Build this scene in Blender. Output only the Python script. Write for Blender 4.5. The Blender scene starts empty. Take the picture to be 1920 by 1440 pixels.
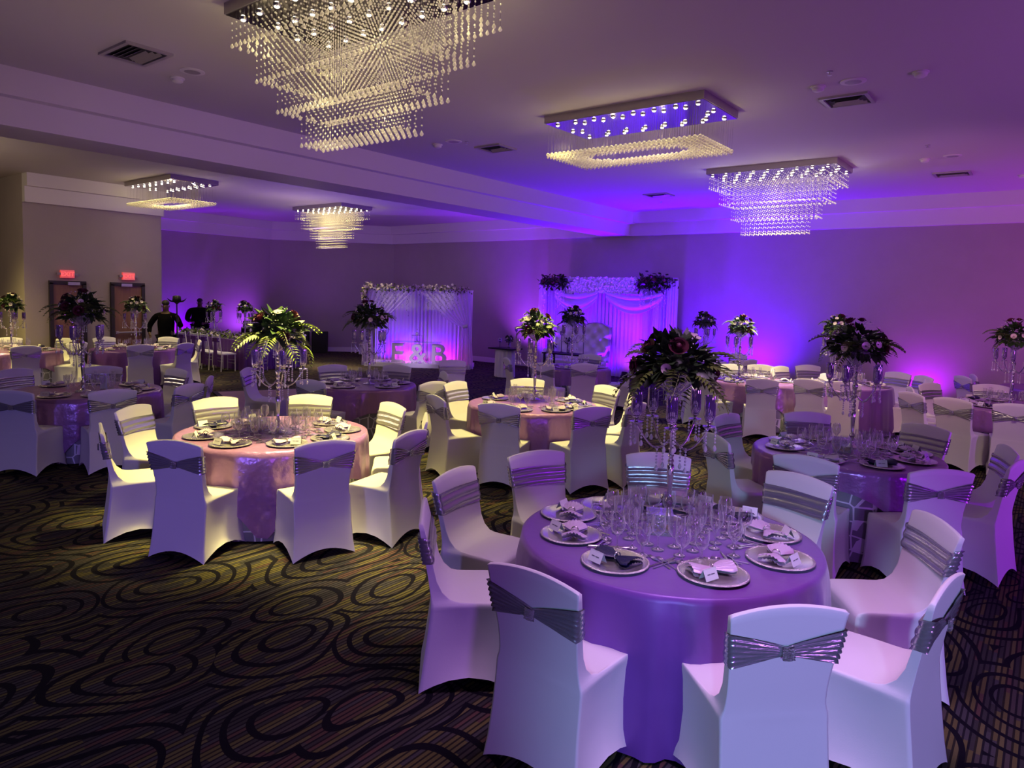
import bpy, math, random
from mathutils import Vector, Matrix
from bpy_extras import object_utils
PI = math.pi
rnd = random.Random(7)
SC = bpy.context.scene
COL = SC.collection
CAMH = 2.1

# ------------------------------------------------------------------ materials
def new_mat(name):
    m = bpy.data.materials.new(name); m.use_nodes = True
    nt = m.node_tree
    for n in list(nt.nodes): nt.nodes.remove(n)
    out = nt.nodes.new('ShaderNodeOutputMaterial')
    return m, nt, out

def P(name, col, rough=.5, metal=0., bump=0., bscale=40., sheen=0., trans=0., coat=0., emit=None, estr=0., var=0., vscale=6., stretch=None, spec=None):
    m, nt, out = new_mat(name)
    b = nt.nodes.new('ShaderNodeBsdfPrincipled')
    b.inputs['Base Color'].default_value = (*col, 1)
    b.inputs['Roughness'].default_value = rough
    b.inputs['Metallic'].default_value = metal
    if spec is not None: b.inputs['Specular IOR Level'].default_value = spec
    if sheen: b.inputs['Sheen Weight'].default_value = sheen
    if trans: b.inputs['Transmission Weight'].default_value = trans
    if coat: b.inputs['Coat Weight'].default_value = coat
    if emit:
        b.inputs['Emission Color'].default_value = (*emit, 1); b.inputs['Emission Strength'].default_value = estr
    if bump or var:
        tc = nt.nodes.new('ShaderNodeTexCoord'); vec = tc.outputs['Object']
        if stretch:
            mp = nt.nodes.new('ShaderNodeMapping'); mp.inputs['Scale'].default_value = stretch
            nt.links.new(vec, mp.inputs['Vector']); vec = mp.outputs['Vector']
    if bump:
        n = nt.nodes.new('ShaderNodeTexNoise'); n.inputs['Scale'].default_value = bscale; n.inputs['Detail'].default_value = 3
        nt.links.new(vec, n.inputs['Vector'])
        bp = nt.nodes.new('ShaderNodeBump'); bp.inputs['Strength'].default_value = bump; bp.inputs['Distance'].default_value = .02
        nt.links.new(n.outputs['Fac'], bp.inputs['Height']); nt.links.new(bp.outputs['Normal'], b.inputs['Normal'])
    if var:
        n2 = nt.nodes.new('ShaderNodeTexNoise'); n2.inputs['Scale'].default_value = vscale; n2.inputs['Detail'].default_value = 4
        nt.links.new(vec, n2.inputs['Vector'])
        mx = nt.nodes.new('ShaderNodeMix'); mx.data_type = 'RGBA'
        mx.inputs['A'].default_value = (*[max(0, c*(1-var)) for c in col], 1)
        mx.inputs['B'].default_value = (*[min(1, c*(1+var)) for c in col], 1)
        nt.links.new(n2.outputs['Fac'], mx.inputs['Factor']); nt.links.new(mx.outputs['Result'], b.inputs['Base Color'])
    nt.links.new(b.outputs['BSDF'], out.inputs['Surface'])
    return m

def glassy(name, tint=(.96, .96, .97), refl=.08, edge=.75, rough=.02, body=0., bodycol=(1, 1, 1), rim=False, transl=False):
    """thin clear glass: see-through face-on, mirror-like towards its rims"""
    m, nt, out = new_mat(name)
    t = nt.nodes.new('ShaderNodeBsdfTransparent'); t.inputs['Color'].default_value = (*tint, 1)
    g = nt.nodes.new('ShaderNodeBsdfGlossy'); g.inputs['Roughness'].default_value = rough; g.inputs['Color'].default_value = (.95, .95, .95, 1)
    lw = nt.nodes.new('ShaderNodeLayerWeight'); lw.inputs['Blend'].default_value = .5
    pw = nt.nodes.new('ShaderNodeMath'); pw.operation = 'POWER'; pw.inputs[1].default_value = 2.5
    nt.links.new(lw.outputs['Facing'], pw.inputs[0])
    ma = nt.nodes.new('ShaderNodeMath'); ma.operation = 'MULTIPLY_ADD'; ma.inputs[1].default_value = edge; ma.inputs[2].default_value = refl
    nt.links.new(pw.outputs[0], ma.inputs[0])
    mx = nt.nodes.new('ShaderNodeMixShader'); nt.links.new(ma.outputs[0], mx.inputs[0])
    nt.links.new(t.outputs[0], mx.inputs[1]); nt.links.new(g.outputs[0], mx.inputs[2])
    last = mx
    if body:
        d = nt.nodes.new('ShaderNodeBsdfDiffuse'); d.inputs['Color'].default_value = (*bodycol, 1)
        m2 = nt.nodes.new('ShaderNodeMixShader'); m2.inputs[0].default_value = body
        if rim:
            p3 = nt.nodes.new('ShaderNodeMath'); p3.operation = 'MULTIPLY'; p3.inputs[1].default_value = body
            nt.links.new(pw.outputs[0], p3.inputs[0]); nt.links.new(p3.outputs[0], m2.inputs[0])
        if transl:
            tl = nt.nodes.new('ShaderNodeBsdfTranslucent'); tl.inputs['Color'].default_value = (*bodycol, 1)
            m3 = nt.nodes.new('ShaderNodeMixShader'); m3.inputs[0].default_value = .55
            nt.links.new(d.outputs[0], m3.inputs[1]); nt.links.new(tl.outputs[0], m3.inputs[2]); d = m3
        nt.links.new(mx.outputs[0], m2.inputs[1]); nt.links.new(d.outputs[0], m2.inputs[2]); last = m2
    nt.links.new(last.outputs[0], out.inputs['Surface'])
    return m

def sheer(name, col, tr=.35, rough=.8):
    """thin curtain voile: diffuse, lets light through, a little see-through"""
    m, nt, out = new_mat(name)
    d = nt.nodes.new('ShaderNodeBsdfDiffuse'); d.inputs['Color'].default_value = (*col, 1)
    t = nt.nodes.new('ShaderNodeBsdfTranslucent'); t.inputs['Color'].default_value = (*col, 1)
    a = nt.nodes.new('ShaderNodeMixShader'); a.inputs[0].default_value = .4
    nt.links.new(d.outputs[0], a.inputs[1]); nt.links.new(t.outputs[0], a.inputs[2])
    tr_ = nt.nodes.new('ShaderNodeBsdfTransparent')
    b = nt.nodes.new('ShaderNodeMixShader'); b.inputs[0].default_value = tr
    nt.links.new(a.outputs[0], b.inputs[1]); nt.links.new(tr_.outputs[0], b.inputs[2])
    nt.links.new(b.outputs[0], out.inputs['Surface'])
    return m

def emis(name, col, s):
    m, nt, out = new_mat(name)
    e = nt.nodes.new('ShaderNodeEmission'); e.inputs['Color'].default_value = (*col, 1); e.inputs['Strength'].default_value = s
    nt.links.new(e.outputs[0], out.inputs['Surface']); return m

def carpet_mat():
    m, nt, out = new_mat('patterned_carpet'); N = nt.nodes.new; L = nt.links.new
    b = N('ShaderNodeBsdfPrincipled'); b.inputs['Roughness'].default_value = .95; b.inputs['Specular IOR Level'].default_value = .1
    tc = N('ShaderNodeTexCoord'); sp = N('ShaderNodeSeparateXYZ'); L(tc.outputs['Object'], sp.inputs[0])
    def math_(op, a, bb=None, c=None):
        n = N('ShaderNodeMath'); n.operation = op
        for i, v in enumerate((a, bb, c)):
            if v is None: continue
            if isinstance(v, (int, float)): n.inputs[i].default_value = v
            else: L(v, n.inputs[i])
        return n.outputs[0]
    # stripes along Y, yarn colours change in blocks
    xs = math_('MULTIPLY', sp.outputs['X'], 1/.028)
    xi = math_('FLOOR', xs); xf = math_('FRACT', xs)
    w1 = N('ShaderNodeTexWhiteNoise'); w1.noise_dimensions = '1D'; L(xi, w1.inputs['W'])
    yb = math_('FLOOR', math_('MULTIPLY_ADD', sp.outputs['Y'], 3.2, math_('MULTIPLY', w1.outputs['Value'], 7.)))
    cv = N('ShaderNodeCombineXYZ'); L(xi, cv.inputs[0]); L(yb, cv.inputs[1])
    w2 = N('ShaderNodeTexWhiteNoise'); w2.noise_dimensions = '2D'; L(cv.outputs[0], w2.inputs['Vector'])
    cr = N('ShaderNodeValToRGB'); cr.color_ramp.interpolation = 'CONSTANT'
    el = cr.color_ramp.elements
    cols = [(0, (.042, .04, .038)), (.22, (.115, .10, .036)), (.42, (.07, .058, .052)), (.58, (.10, .055, .045)), (.72, (.062, .058, .06)), (.86, (.13, .115, .046))]
    el[0].position = 0; el[0].color = (*cols[0][1], 1); el[1].position = cols[1][0]; el[1].color = (*cols[1][1], 1)
    for p, c in cols[2:]:
        e = el.new(p); e.color = (*c, 1)
    L(w2.outputs['Value'], cr.inputs[0])
    gap = math_('LESS_THAN', xf, .36)
    # concentric dark rings round scattered ovals
    no = N('ShaderNodeTexNoise'); no.inputs['Scale'].default_value = 1.3; no.inputs['Detail'].default_value = 0
    L(tc.outputs['Object'], no.inputs['Vector'])
    vm = N('ShaderNodeVectorMath'); vm.operation = 'MULTIPLY_ADD'; vm.inputs[1].default_value = (.45, .45, 0)
    L(no.outputs['Color'], vm.inputs[0]); L(tc.outputs['Object'], vm.inputs[2])
    mp = N('ShaderNodeMapping'); mp.inputs['Scale'].default_value = (1.6, 1.1, 1); mp.inputs['Rotation'].default_value = (0, 0, .6)
    L(vm.outputs[0], mp.inputs['Vector'])
    vo = N('ShaderNodeTexVoronoi'); vo.voronoi_dimensions = '2D'; vo.inputs['Scale'].default_value = 1; vo.inputs['Randomness'].default_value = .75
    L(mp.outputs[0], vo.inputs['Vector'])
    d = math_('MULTIPLY', vo.outputs['Distance'], 6.8)
    w3 = math_('MULTIPLY', no.outputs['Fac'], .20)
    fr = math_('FRACT', math_('ADD', d, -.15))
    ring = math_('MULTIPLY', math_('LESS_THAN', fr, math_('ADD', .19, w3)), math_('GREATER_THAN', d, 1.1))
    dark = math_('MAXIMUM', math_('MULTIPLY', gap, .85), ring)
    mx = N('ShaderNodeMix'); mx.data_type = 'RGBA'; mx.inputs['B'].default_value = (.006, .005, .010, 1)
    L(dark, mx.inputs['Factor']); L(cr.outputs[0], mx.inputs['A']); L(mx.outputs['Result'], b.inputs['Base Color'])
    n2 = N('ShaderNodeTexNoise'); n2.inputs['Scale'].default_value = 260; L(tc.outputs['Object'], n2.inputs['Vector'])
    bp = N('ShaderNodeBump'); bp.inputs['Strength'].default_value = .35; bp.inputs['Distance'].default_value = .01
    L(n2.outputs['Fac'], bp.inputs['Height']); L(bp.outputs[0], b.inputs['Normal'])
    L(b.outputs[0], out.inputs['Surface']); return m

def lattice_mat():
    m, nt, out = new_mat('silver_lattice_cloth'); N = nt.nodes.new; L = nt.links.new
    b = N('ShaderNodeBsdfPrincipled'); b.inputs['Roughness'].default_value = .38; b.inputs['Metallic'].default_value = .35
    tc = N('ShaderNodeTexCoord'); vo = N('ShaderNodeTexVoronoi'); vo.feature = 'DISTANCE_TO_EDGE'; vo.inputs['Scale'].default_value = 7.5; vo.inputs['Randomness'].default_value = .55
    L(tc.outputs['Object'], vo.inputs['Vector'])
    lt = N('ShaderNodeMath'); lt.operation = 'LESS_THAN'; lt.inputs[1].default_value = .045; L(vo.outputs['Distance'], lt.inputs[0])
    mx = N('ShaderNodeMix'); mx.data_type = 'RGBA'; mx.inputs['A'].default_value = (.23, .23, .25, 1); mx.inputs['B'].default_value = (.75, .75, .78, 1)
    L(lt.outputs[0], mx.inputs['Factor']); L(mx.outputs['Result'], b.inputs['Base Color'])
    bp = N('ShaderNodeBump'); bp.inputs['Strength'].default_value = .5; bp.inputs['Distance'].default_value = .01
    L(lt.outputs[0], bp.inputs['Height']); L(bp.outputs[0], b.inputs['Normal'])
    L(b.outputs[0], out.inputs['Surface']); return m

M = {}
M['wall'] = P('greige_wallpaper', (.34, .29, .28), .8, bump=.25, bscale=120, var=.06, vscale=3)
M['brownwall'] = P('brown_wall', (.16, .12, .09), .8, bump=.2, bscale=90)
M['ceiling'] = P('ceiling_paint', (.50, .46, .46), .9, bump=.08, bscale=150)
M['trim'] = P('trim_paint', (.62, .58, .58), .6)
M['carpet'] = carpet_mat()
M['dance'] = P('dance_floor_laminate', (.30, .20, .17), .35, var=.25, vscale=5, stretch=(1, 8, 1))
M['black'] = P('black_plastic', (.008, .008, .010), .55, spec=.2)
M['blackmetal'] = P('black_metal', (.02, .02, .022), .4, .6)
M['doorwood'] = P('door_wood', (.20, .10, .06), .5, var=.3, vscale=4, stretch=(6, 6, .6))
M['doorframe'] = P('dark_door_frame', (.02, .015, .014), .5)
M['steel'] = P('brushed_steel', (.62, .62, .62), .3, .9)
M['cover'] = P('white_spandex', (.80, .79, .79), .62, sheen=.25, bump=.05, bscale=300)
M['sash'] = P('silver_satin_sash', (.52, .52, .56), .22, .72, bump=.06, bscale=20, stretch=(1, 1, 6))
M['brooch'] = P('rhinestone_brooch', (.7, .7, .72), .2, .8, bump=.9, bscale=160)
M['lilac'] = P('lilac_satin', (.17, .05, .34), .42, .12, sheen=.3, bump=.10, bscale=8, var=.1)
M['plum'] = P('crinkled_lilac_satin', (.34, .17, .40), .28, .35, bump=.5, bscale=11, var=.12)
M['violet'] = P('violet_cloth', (.13, .04, .27), .4, .2, bump=.3, bscale=9)
M['lattice'] = lattice_mat()
M['charger'] = P('silver_charger', (.72, .70, .66), .26, .9, bump=.05, bscale=60)
M['beads'] = P('charger_rim', (.85, .83, .78), .22, .9, bump=.5, bscale=220)
M['napkin'] = P('lilac_napkin_satin', (.62, .48, .66), .38, .1, sheen=.3, bump=.2, bscale=30)
M['navynapkin'] = P('navy_napkin_satin', (.006, .006, .05), .45, bump=.2, bscale=30)
M['ring'] = P('silver_ring', (.8, .8, .8), .2, .95)
M['card'] = P('white_card', (.80, .79, .80), .6)
M['ink'] = P('grey_ink', (.12, .10, .14), .7)
M['cutlery'] = P('polished_cutlery', (.80, .79, .80), .24, 1.)
M['glass'] = glassy('clear_glass', tint=(.98, .98, .98), refl=.16, edge=.8, rough=.0, body=.95, bodycol=(1., .97, 1.), rim=True)
M['block'] = glassy('thick_glass', tint=(.86, .92, .93), refl=.16, edge=.7, body=.10)
M['tube'] = glassy('violet_tint_tube', tint=(.42, .26, .62), refl=.42, edge=.5, body=.16, bodycol=(.55, .35, .85))  # violet tint stands in for purple light reflected in the glass
M['crystal'] = glassy('crystal_bead', tint=(.95, .95, .95), refl=.42, edge=.5, rough=.05, body=.35)
M['gold'] = P('gold_pebbles', (.55, .40, .12), .3, .8, bump=1, bscale=90)
M['silver'] = P('silver_plate', (.74, .74, .76), .14, 1.)
M['candle'] = P('ivory_wax', (.75, .72, .62), .5)
M['leaf'] = P('dark_leaf', (.022, .05, .014), .45, var=.5, vscale=9)
M['fern'] = P('fern_green', (.10, .15, .02), .5, var=.3, vscale=9)
M['burgundy'] = P('burgundy_petal', (.075, .008, .022), .55, var=.3, vscale=20)
M['ivorypetal'] = P('ivory_petal', (.62, .55, .48), .5)
M['whitepetal'] = P('white_petal', (.82, .80, .82), .55)
M['seed'] = P('dark_flower_centre', (.02, .012, .03), .6)
M['wire'] = P('steel_wire', (.16, .14, .13), .4, .3)
M['bead'] = glassy('chandelier_crystal', tint=(1, .99, .95), refl=.30, edge=.5, rough=.12, body=.5, bodycol=(1., .97, .86), transl=True)
M['mirror'] = P('mirror_steel', (.45, .42, .46), .12, 1.)
M['plateedge'] = P('chandelier_plate_edge', (.40, .36, .36), .35, .6)
M['led'] = emis('led_bulb', (1., .93, .72), 14.)
M['sheer'] = sheer('white_voile', (.80, .78, .84), .12)
M['sheerthin'] = sheer('thin_white_voile', (.80, .78, .84), .3)
M['sequin'] = P('silver_sequin', (.65, .65, .7), .3, .6, bump=1, bscale=90)
M['white'] = P('white_paint', (.78, .77, .78), .5)
M['leather'] = P('white_tufted_leather', (.72, .70, .72), .4)
M['skin'] = P('brown_skin', (.07, .038, .024), .6)
M['suit'] = P('black_suit', (.003, .003, .004), .95, spec=.05)
M['hair'] = P('black_hair', (.01, .008, .007), .7)
M['red'] = emis('exit_red', (1., .10, .10), 1.5)
M['exitbox'] = P('exit_sign_housing', (.5, .45, .45), .5, emit=(1, .01, .01), estr=.55)
M['purplelens'] = emis('purple_led_lens', (.35, .02, 1.), 6.)
M['pinklens'] = emis('pink_led_lens', (1., .25, .75), 14.)
M['vent'] = P('vent_metal', (.35, .32, .33), .45, .3)
M['dark'] = P('duct_dark', (.02, .02, .02), .8)

# ------------------------------------------------------------------ mesh helpers
class MB:
    def __init__(s): s.v = []; s.f = []; s.second = set(); s.mat2 = None
    def add(s, verts, faces):
        o = len(s.v); s.v.extend(verts); s.f.extend([tuple(i+o for i in f) for f in faces]); return s
    def tmpl(s, t, mtx):
        return s.add([tuple(mtx @ Vector(p)) for p in t[0]], t[1])
    def box(s, c, d, rz=0.):
        hx, hy, hz = d[0]/2, d[1]/2, d[2]/2; cs, sn = math.cos(rz), math.sin(rz); V = []
        for z in (-hz, hz):
            for x, y in ((-hx, -hy), (hx, -hy), (hx, hy), (-hx, hy)):
                V.append((c[0]+x*cs-y*sn, c[1]+x*sn+y*cs, c[2]+z))
        return s.add(V, [(3, 2, 1, 0), (4, 5, 6, 7), (0, 1, 5, 4), (1, 2, 6, 5), (2, 3, 7, 6), (3, 0, 4, 7)])
    def lathe(s, prof, n=24, c=(0, 0, 0), cap=True):
        V = []; F = []
        for r, z in prof:
            for i in range(n):
                a = 2*PI*i/n; V.append((c[0]+r*math.cos(a), c[1]+r*math.sin(a), c[2]+z))
        for j in range(len(prof)-1):
            for i in range(n):
                F.append((j*n+i, j*n+(i+1) % n, (j+1)*n+(i+1) % n, (j+1)*n+i))
        if cap:
            if prof[0][0] > 1e-5: F.append(tuple(range(n-1, -1, -1)))
            if prof[-1][0] > 1e-5: F.append(tuple((len(prof)-1)*n+i for i in range(n)))
        return s.add(V, F)
    def grid(s, fn, nu, nv, wrap=False):
        V = [fn(i/nu, j/nv) for j in range(nv+1) for i in range(nu if wrap else nu+1)]
        w = nu if wrap else nu+1; F = []
        for j in range(nv):
            for i in range(nu):
                a = j*w+i; b = j*w+(i+1) % w; F.append((a, b, b+w, a+w))
        return s.add(V, F)
    def tube(s, pts, r, n=8, caps=True):
        pts = [Vector(p) for p in pts]; k = len(pts)
        rs = r if isinstance(r, (list, tuple)) else [r]*k
        V = []; F = []; prev = None
        for i, p in enumerate(pts):
            t = (pts[min(i+1, k-1)]-pts[max(i-1, 0)]).normalized()
            if prev is None:
                up = Vector((0, 0, 1)) if abs(t.z) < .9 else Vector((1, 0, 0)); u = t.cross(up).normalized()
            else:
                u = (prev-t*prev.dot(t)).normalized()
            prev = u; w = t.cross(u)
            for j in range(n):
                a = 2*PI*j/n; V.append(tuple(p+(u*math.cos(a)+w*math.sin(a))*rs[i]))
        for i in range(k-1):
            for j in range(n):
                F.append((i*n+j, i*n+(j+1) % n, (i+1)*n+(j+1) % n, (i+1)*n+j))
        if caps: F.append(tuple(range(n-1, -1, -1))); F.append(tuple((k-1)*n+j for j in range(n)))
        return s.add(V, F)
    def ball(s, c, r, nu=10, nv=6, sc=(1, 1, 1)):
        V = [(c[0], c[1], c[2]-r*sc[2])]; F = []
        for j in range(1, nv):
            ph = -PI/2+PI*j/nv
            for i in range(nu):
                a = 2*PI*i/nu; V.append((c[0]+r*sc[0]*math.cos(ph)*math.cos(a), c[1]+r*sc[1]*math.cos(ph)*math.sin(a), c[2]+r*sc[2]*math.sin(ph)))
        V.append((c[0], c[1], c[2]+r*sc[2])); t = len(V)-1
        for i in range(nu):
            F.append((0, 1+(i+1) % nu, 1+i)); F.append((t, t-nu+i, t-nu+(i+1) % nu))
        for j in range(nv-2):
            for i in range(nu):
                a = 1+j*nu+i; b = 1+j*nu+(i+1) % nu; F.append((a, b, b+nu, a+nu))
        return s.add(V, F)
    def octa(s, c, r, h=None):
        h = h or r; x, y, z = c
        return s.add([(x+r, y, z), (x, y+r, z), (x-r, y, z), (x, y-r, z), (x, y, z+h), (x, y, z-h)],
                     [(0, 1, 4), (1, 2, 4), (2, 3, 4), (3, 0, 4), (1, 0, 5), (2, 1, 5), (3, 2, 5), (0, 3, 5)])
    def mesh(s, name, mat, smooth=True, angle=None):
        me = bpy.data.meshes.new(name); me.from_pydata(s.v, [], s.f); me.update()
        if smooth:
            me.polygons.foreach_set('use_smooth', [True]*len(me.polygons))
            if angle:
                try: me.set_sharp_from_angle(angle=math.radians(angle))
                except Exception: pass
        if mat: me.materials.append(M[mat] if isinstance(mat, str) else mat)
        if s.mat2:
            me.materials.append(M[s.mat2])
            for i in s.second: me.polygons[i].material_index = 1
        return me

def place(name, me, parent=None, loc=(0, 0, 0), rz=0., kind=None):
    o = bpy.data.objects.new(name, me); COL.objects.link(o)
    o.location = loc; o.rotation_euler = (0, 0, rz)
    if parent is not None: o.parent = parent
    if kind: o['kind'] = kind
    return o
def obj(name, mb, mat, parent=None, smooth=True, angle=35, loc=(0, 0, 0), rz=0., kind=None):
    return place(name, mb.mesh(name, mat, smooth, angle), parent, loc, rz, kind)
def tag(o, label, cat, group=None):
    o['label'] = label; o['category'] = cat
    if group: o['group'] = group
    return o
def thing(name, label, cat, loc=(0, 0, 0), rz=0., group=None):
    o = bpy.data.objects.new(name, None); COL.objects.link(o); o.empty_display_size = .1
    o.location = loc; o.rotation_euler = (0, 0, rz)
    return tag(o, label, cat, group)
def dup(root, loc, rz, label, group=None, scale=None):
    def cp(o, par):
        c = o.copy(); COL.objects.link(c)
        if par is not None: c.parent = par
        for ch in o.children: cp(ch, c)
        return c
    r = cp(root, None); r.location = loc; r.rotation_euler = (0, 0, rz); r['label'] = label
    if group: r['group'] = group
    if scale: r.scale = (scale,)*3
    return r
def struct(name, mb, mat, smooth=False, parent=None):
    o = obj(name, mb, mat, parent, smooth)
    if parent is None: o['kind'] = 'structure'
    return o
class Once:
    """first call returns the prototype itself (moved), later calls copies"""
    def __init__(s, root): s.root = root; s.used = False
    def put(s, loc, rz, label, group=None, scale=None):
        if not s.used:
            s.used = True; r = s.root; r.location = loc; r.rotation_euler = (0, 0, rz); r['label'] = label
            if group: r['group'] = group
            if scale: r.scale = (scale,)*3
            s.src = r; return r
        return dup(s.src, loc, rz, label, group, scale if scale else (1. if s.src.scale[0] != 1 else None))
# ------------------------------------------------------------------ camera
cam = bpy.data.cameras.new('camera'); camo = bpy.data.objects.new('camera', cam); COL.objects.link(camo)
Rw = ((0.78751037, 0.0679733, -0.61254147), (0.61567724, -0.04204867, 0.78687575), (0.02772999, -0.99680065, -0.07496338))
mw = Matrix([[r[0], -r[1], -r[2], 0] for r in Rw] + [[0, 0, 0, 1]])
mw.translation = Vector((0, 0, CAMH)); camo.matrix_world = mw
cam.sensor_width = 36; cam.lens = 1303.63/1920*36; cam.shift_y = -66.34/1920; cam.clip_start = .05; cam.clip_end = 100
SC.camera = camo

# ------------------------------------------------------------------ room shell
ZC = 4.4; XB0, XB1 = -9.88, -9.12; YF = 16.86; XD = -17.33; XR = -21.3; XE = 7.; YN = -4.
b = MB(); b.add([(-22, YN, 0), (XE, YN, 0), (XE, 17.2, 0), (-22, 17.2, 0)], [(0, 1, 2, 3)]); struct('floor', b, 'carpet')
b = MB(); b.box((-7.5, 6.6, ZC+.05), (29.5, 21.4, .1)); struct('ceiling', b, 'ceiling')
b = MB(); b.box(((XE-18.4)/2, YF+.1, ZC/2), (XE+18.6, .2, ZC)); struct('wall_far', b, 'wall')
b = MB(); p0 = Vector((-21.3, 13.75)); p1 = Vector((-18.5, YF)); d = p1-p0; n = Vector((d.y, -d.x)).normalized()
ang = math.atan2(d.y, d.x); mid = (p0+p1)/2-n*.1
b.box((mid.x, mid.y, ZC/2), (d.length+.3, .2, ZC), ang); struct('wall_corner', b, 'wall')
b = MB(); b.box((XR-.1, 11., ZC/2), (.2, 6., ZC)); struct('wall_recess', b, 'wall')
b = MB(); b.box(((XR+XD)/2, (5.31+8.2)/2, ZC/2), (XD-XR, 8.2-5.31, ZC)); struct('wall_doors', b, 'wall')
b = MB(); b.box((-20.1, .7, ZC/2), (.2, 9.4, ZC)); struct('wall_left', b, 'brownwall')

def seg(mb, p0, p1, n, depth, z0, z1, over=0.):
    p0 = Vector(p0); p1 = Vector(p1); n = Vector(n).normalized(); d = (p1-p0); u = d.normalized()
    c = (p0+p1)/2+n*depth/2
    mb.box((c.x, c.y, (z0+z1)/2), (d.length+2*over, depth, z1-z0), math.atan2(d.y, d.x))
segs = [((XB1, YF), (XE, YF), (0, -1)), ((-18.5, YF), (XB0, YF), (0, -1)), ((-21.3, 13.75), (-18.5, YF), (d.y, -d.x)),
        ((XR, 8.2), (XR, 13.75), (1, 0)), ((XD, 5.31), (XD, 8.2), (1, 0)), ((-20, -4), (-20, 5.31), (1, 0))]
for i, (a_, b_, n_) in enumerate(segs):
    mb = MB(); seg(mb, a_, b_, n_, .14+.001*i, 3.8, 4.12+.001*i); seg(mb, a_, b_, n_, .30+.001*i, 4.12+.001*i, ZC-.001*i)
    struct('trim_%d' % (i+1), mb, 'trim' if i != 5 else 'brownwall')
mb = MB(); mb.box(((XB0+XB1)/2, 6.4, 3.95), (XB1-XB0, 20.8, .3)); mb.box(((XB0+XB1)/2, 6.4, 4.25), (XB1-XB0+.3, 20.8, .3))
struct('beam', mb, 'trim')
for nm, a_, b_, n_ in (('far', (-18.5, YF), (XE, YF), (0, -1)), ('corner', (-21.3, 13.75), (-18.5, YF), (d.y, -d.x)), ('recess', (XR, 8.2), (XR, 13.75), (1, 0)),
                       ('doors', (XD, 5.31), (XD, 5.74), (1, 0)), ('left', (-20, -4), (-20, 5.31), (1, 0))):
    mb = MB(); seg(mb, a_, b_, n_, .025, 0, .14); seg(mb, a_, b_, n_, .012, .14, .155); struct('baseboard_'+nm, mb, 'trim')

def text_mesh(txt, size, depth, name):
    cu = bpy.data.curves.new(name, 'FONT'); cu.body = txt; cu.size = size; cu.extrude = depth/2; cu.align_x = 'CENTER'; cu.align_y = 'BOTTOM_BASELINE'
    cu.resolution_u = 6; cu.offset = size*.012
    o = bpy.data.objects.new(name, cu); COL.objects.link(o)
    dg = bpy.context.evaluated_depsgraph_get(); me = bpy.data.meshes.new_from_object(o.evaluated_get(dg))
    bpy.data.objects.remove(o); bpy.data.curves.remove(cu); me.name = name
    return me
def upright(me):          # letters standing in the local xz plane, readable from -y
    me.transform(Matrix(((1, 0, 0, 0), (0, 0, -1, 0), (0, 1, 0, 0), (0, 0, 0, 1)))); me.update(); return me

# doors, exit signs: built facing -y locally, turned to face +x
for i, (y0, y1) in enumerate(((5.76, 6.49), (7.01, 7.77))):
    yc = (y0+y1)/2; w = y1-y0; R90 = PI/2
    dr = bpy.data.objects.new('door_%d' % (i+1), None); COL.objects.link(dr); dr.location = (XD, yc, 0); dr.rotation_euler = (0, 0, R90); dr['kind'] = 'structure'
    mb = MB(); mb.box((0, -.02, 1.05), (w-.14, .036, 2.06)); obj('door_leaf', mb, 'doorwood', dr, False)
    mb = MB()
    for s in (-1, 1): mb.box((s*(w/2-.035), -.035, 1.06), (.075, .07, 2.12))
    mb.box((0, -.035, 2.13), (w, .07, .075)); obj('door_frame', mb, 'doorframe', dr, False)
    if i == 1:
        mb = MB(); mb.tube([(-w/2+.1, -.09, 1.0), (w/2-.1, -.09, 1.0)], .022, 10); mb.box((-w/2+.12, -.06, 1.0), (.06, .05, .06)); mb.box((w/2-.12, -.06, 1.0), (.06, .05, .06)); obj('panic_bar', mb, 'steel', dr)
    else:
        mb = MB(); mb.box((-w/2+.12, -.055, 1.02), (.05, .03, .16)); mb.tube([(-w/2+.12, -.08, 1.05), (-w/2+.23, -.09, 1.05)], .011, 8); obj('door_handle', mb, 'steel', dr)
    mb = MB(); mb.box((.10 if i == 0 else -.05, -.09, 2.11), (.24, .05, .065)); obj('door_closer', mb, 'steel', dr, False)
    ye = (6.12, 7.41)[i]
    t = thing('exit_sign', ('red lit EXIT sign above the door with a handle, nearer the left edge' if i == 0 else 'red lit EXIT sign above the door with the push bar'), 'exit sign', (XD+.001, ye, 2.24), R90, 'exit signs above the doors')
    mb = MB(); mb.box((0, -.03, .08), (.27, .06, .17)); obj('housing', mb, 'exitbox', t, False)
    me = upright(text_mesh('EXIT', .13, .006, 'lettering')); me.materials.append(M['red']); place('lettering', me, t, (0, -.064, .035))
    for s in (-1, 1):
        mb = MB(); mb.box((s*.17, -.03, .08), (.07, .05, .05)); obj('lamp_head', mb, 'vent', t, False)

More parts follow.
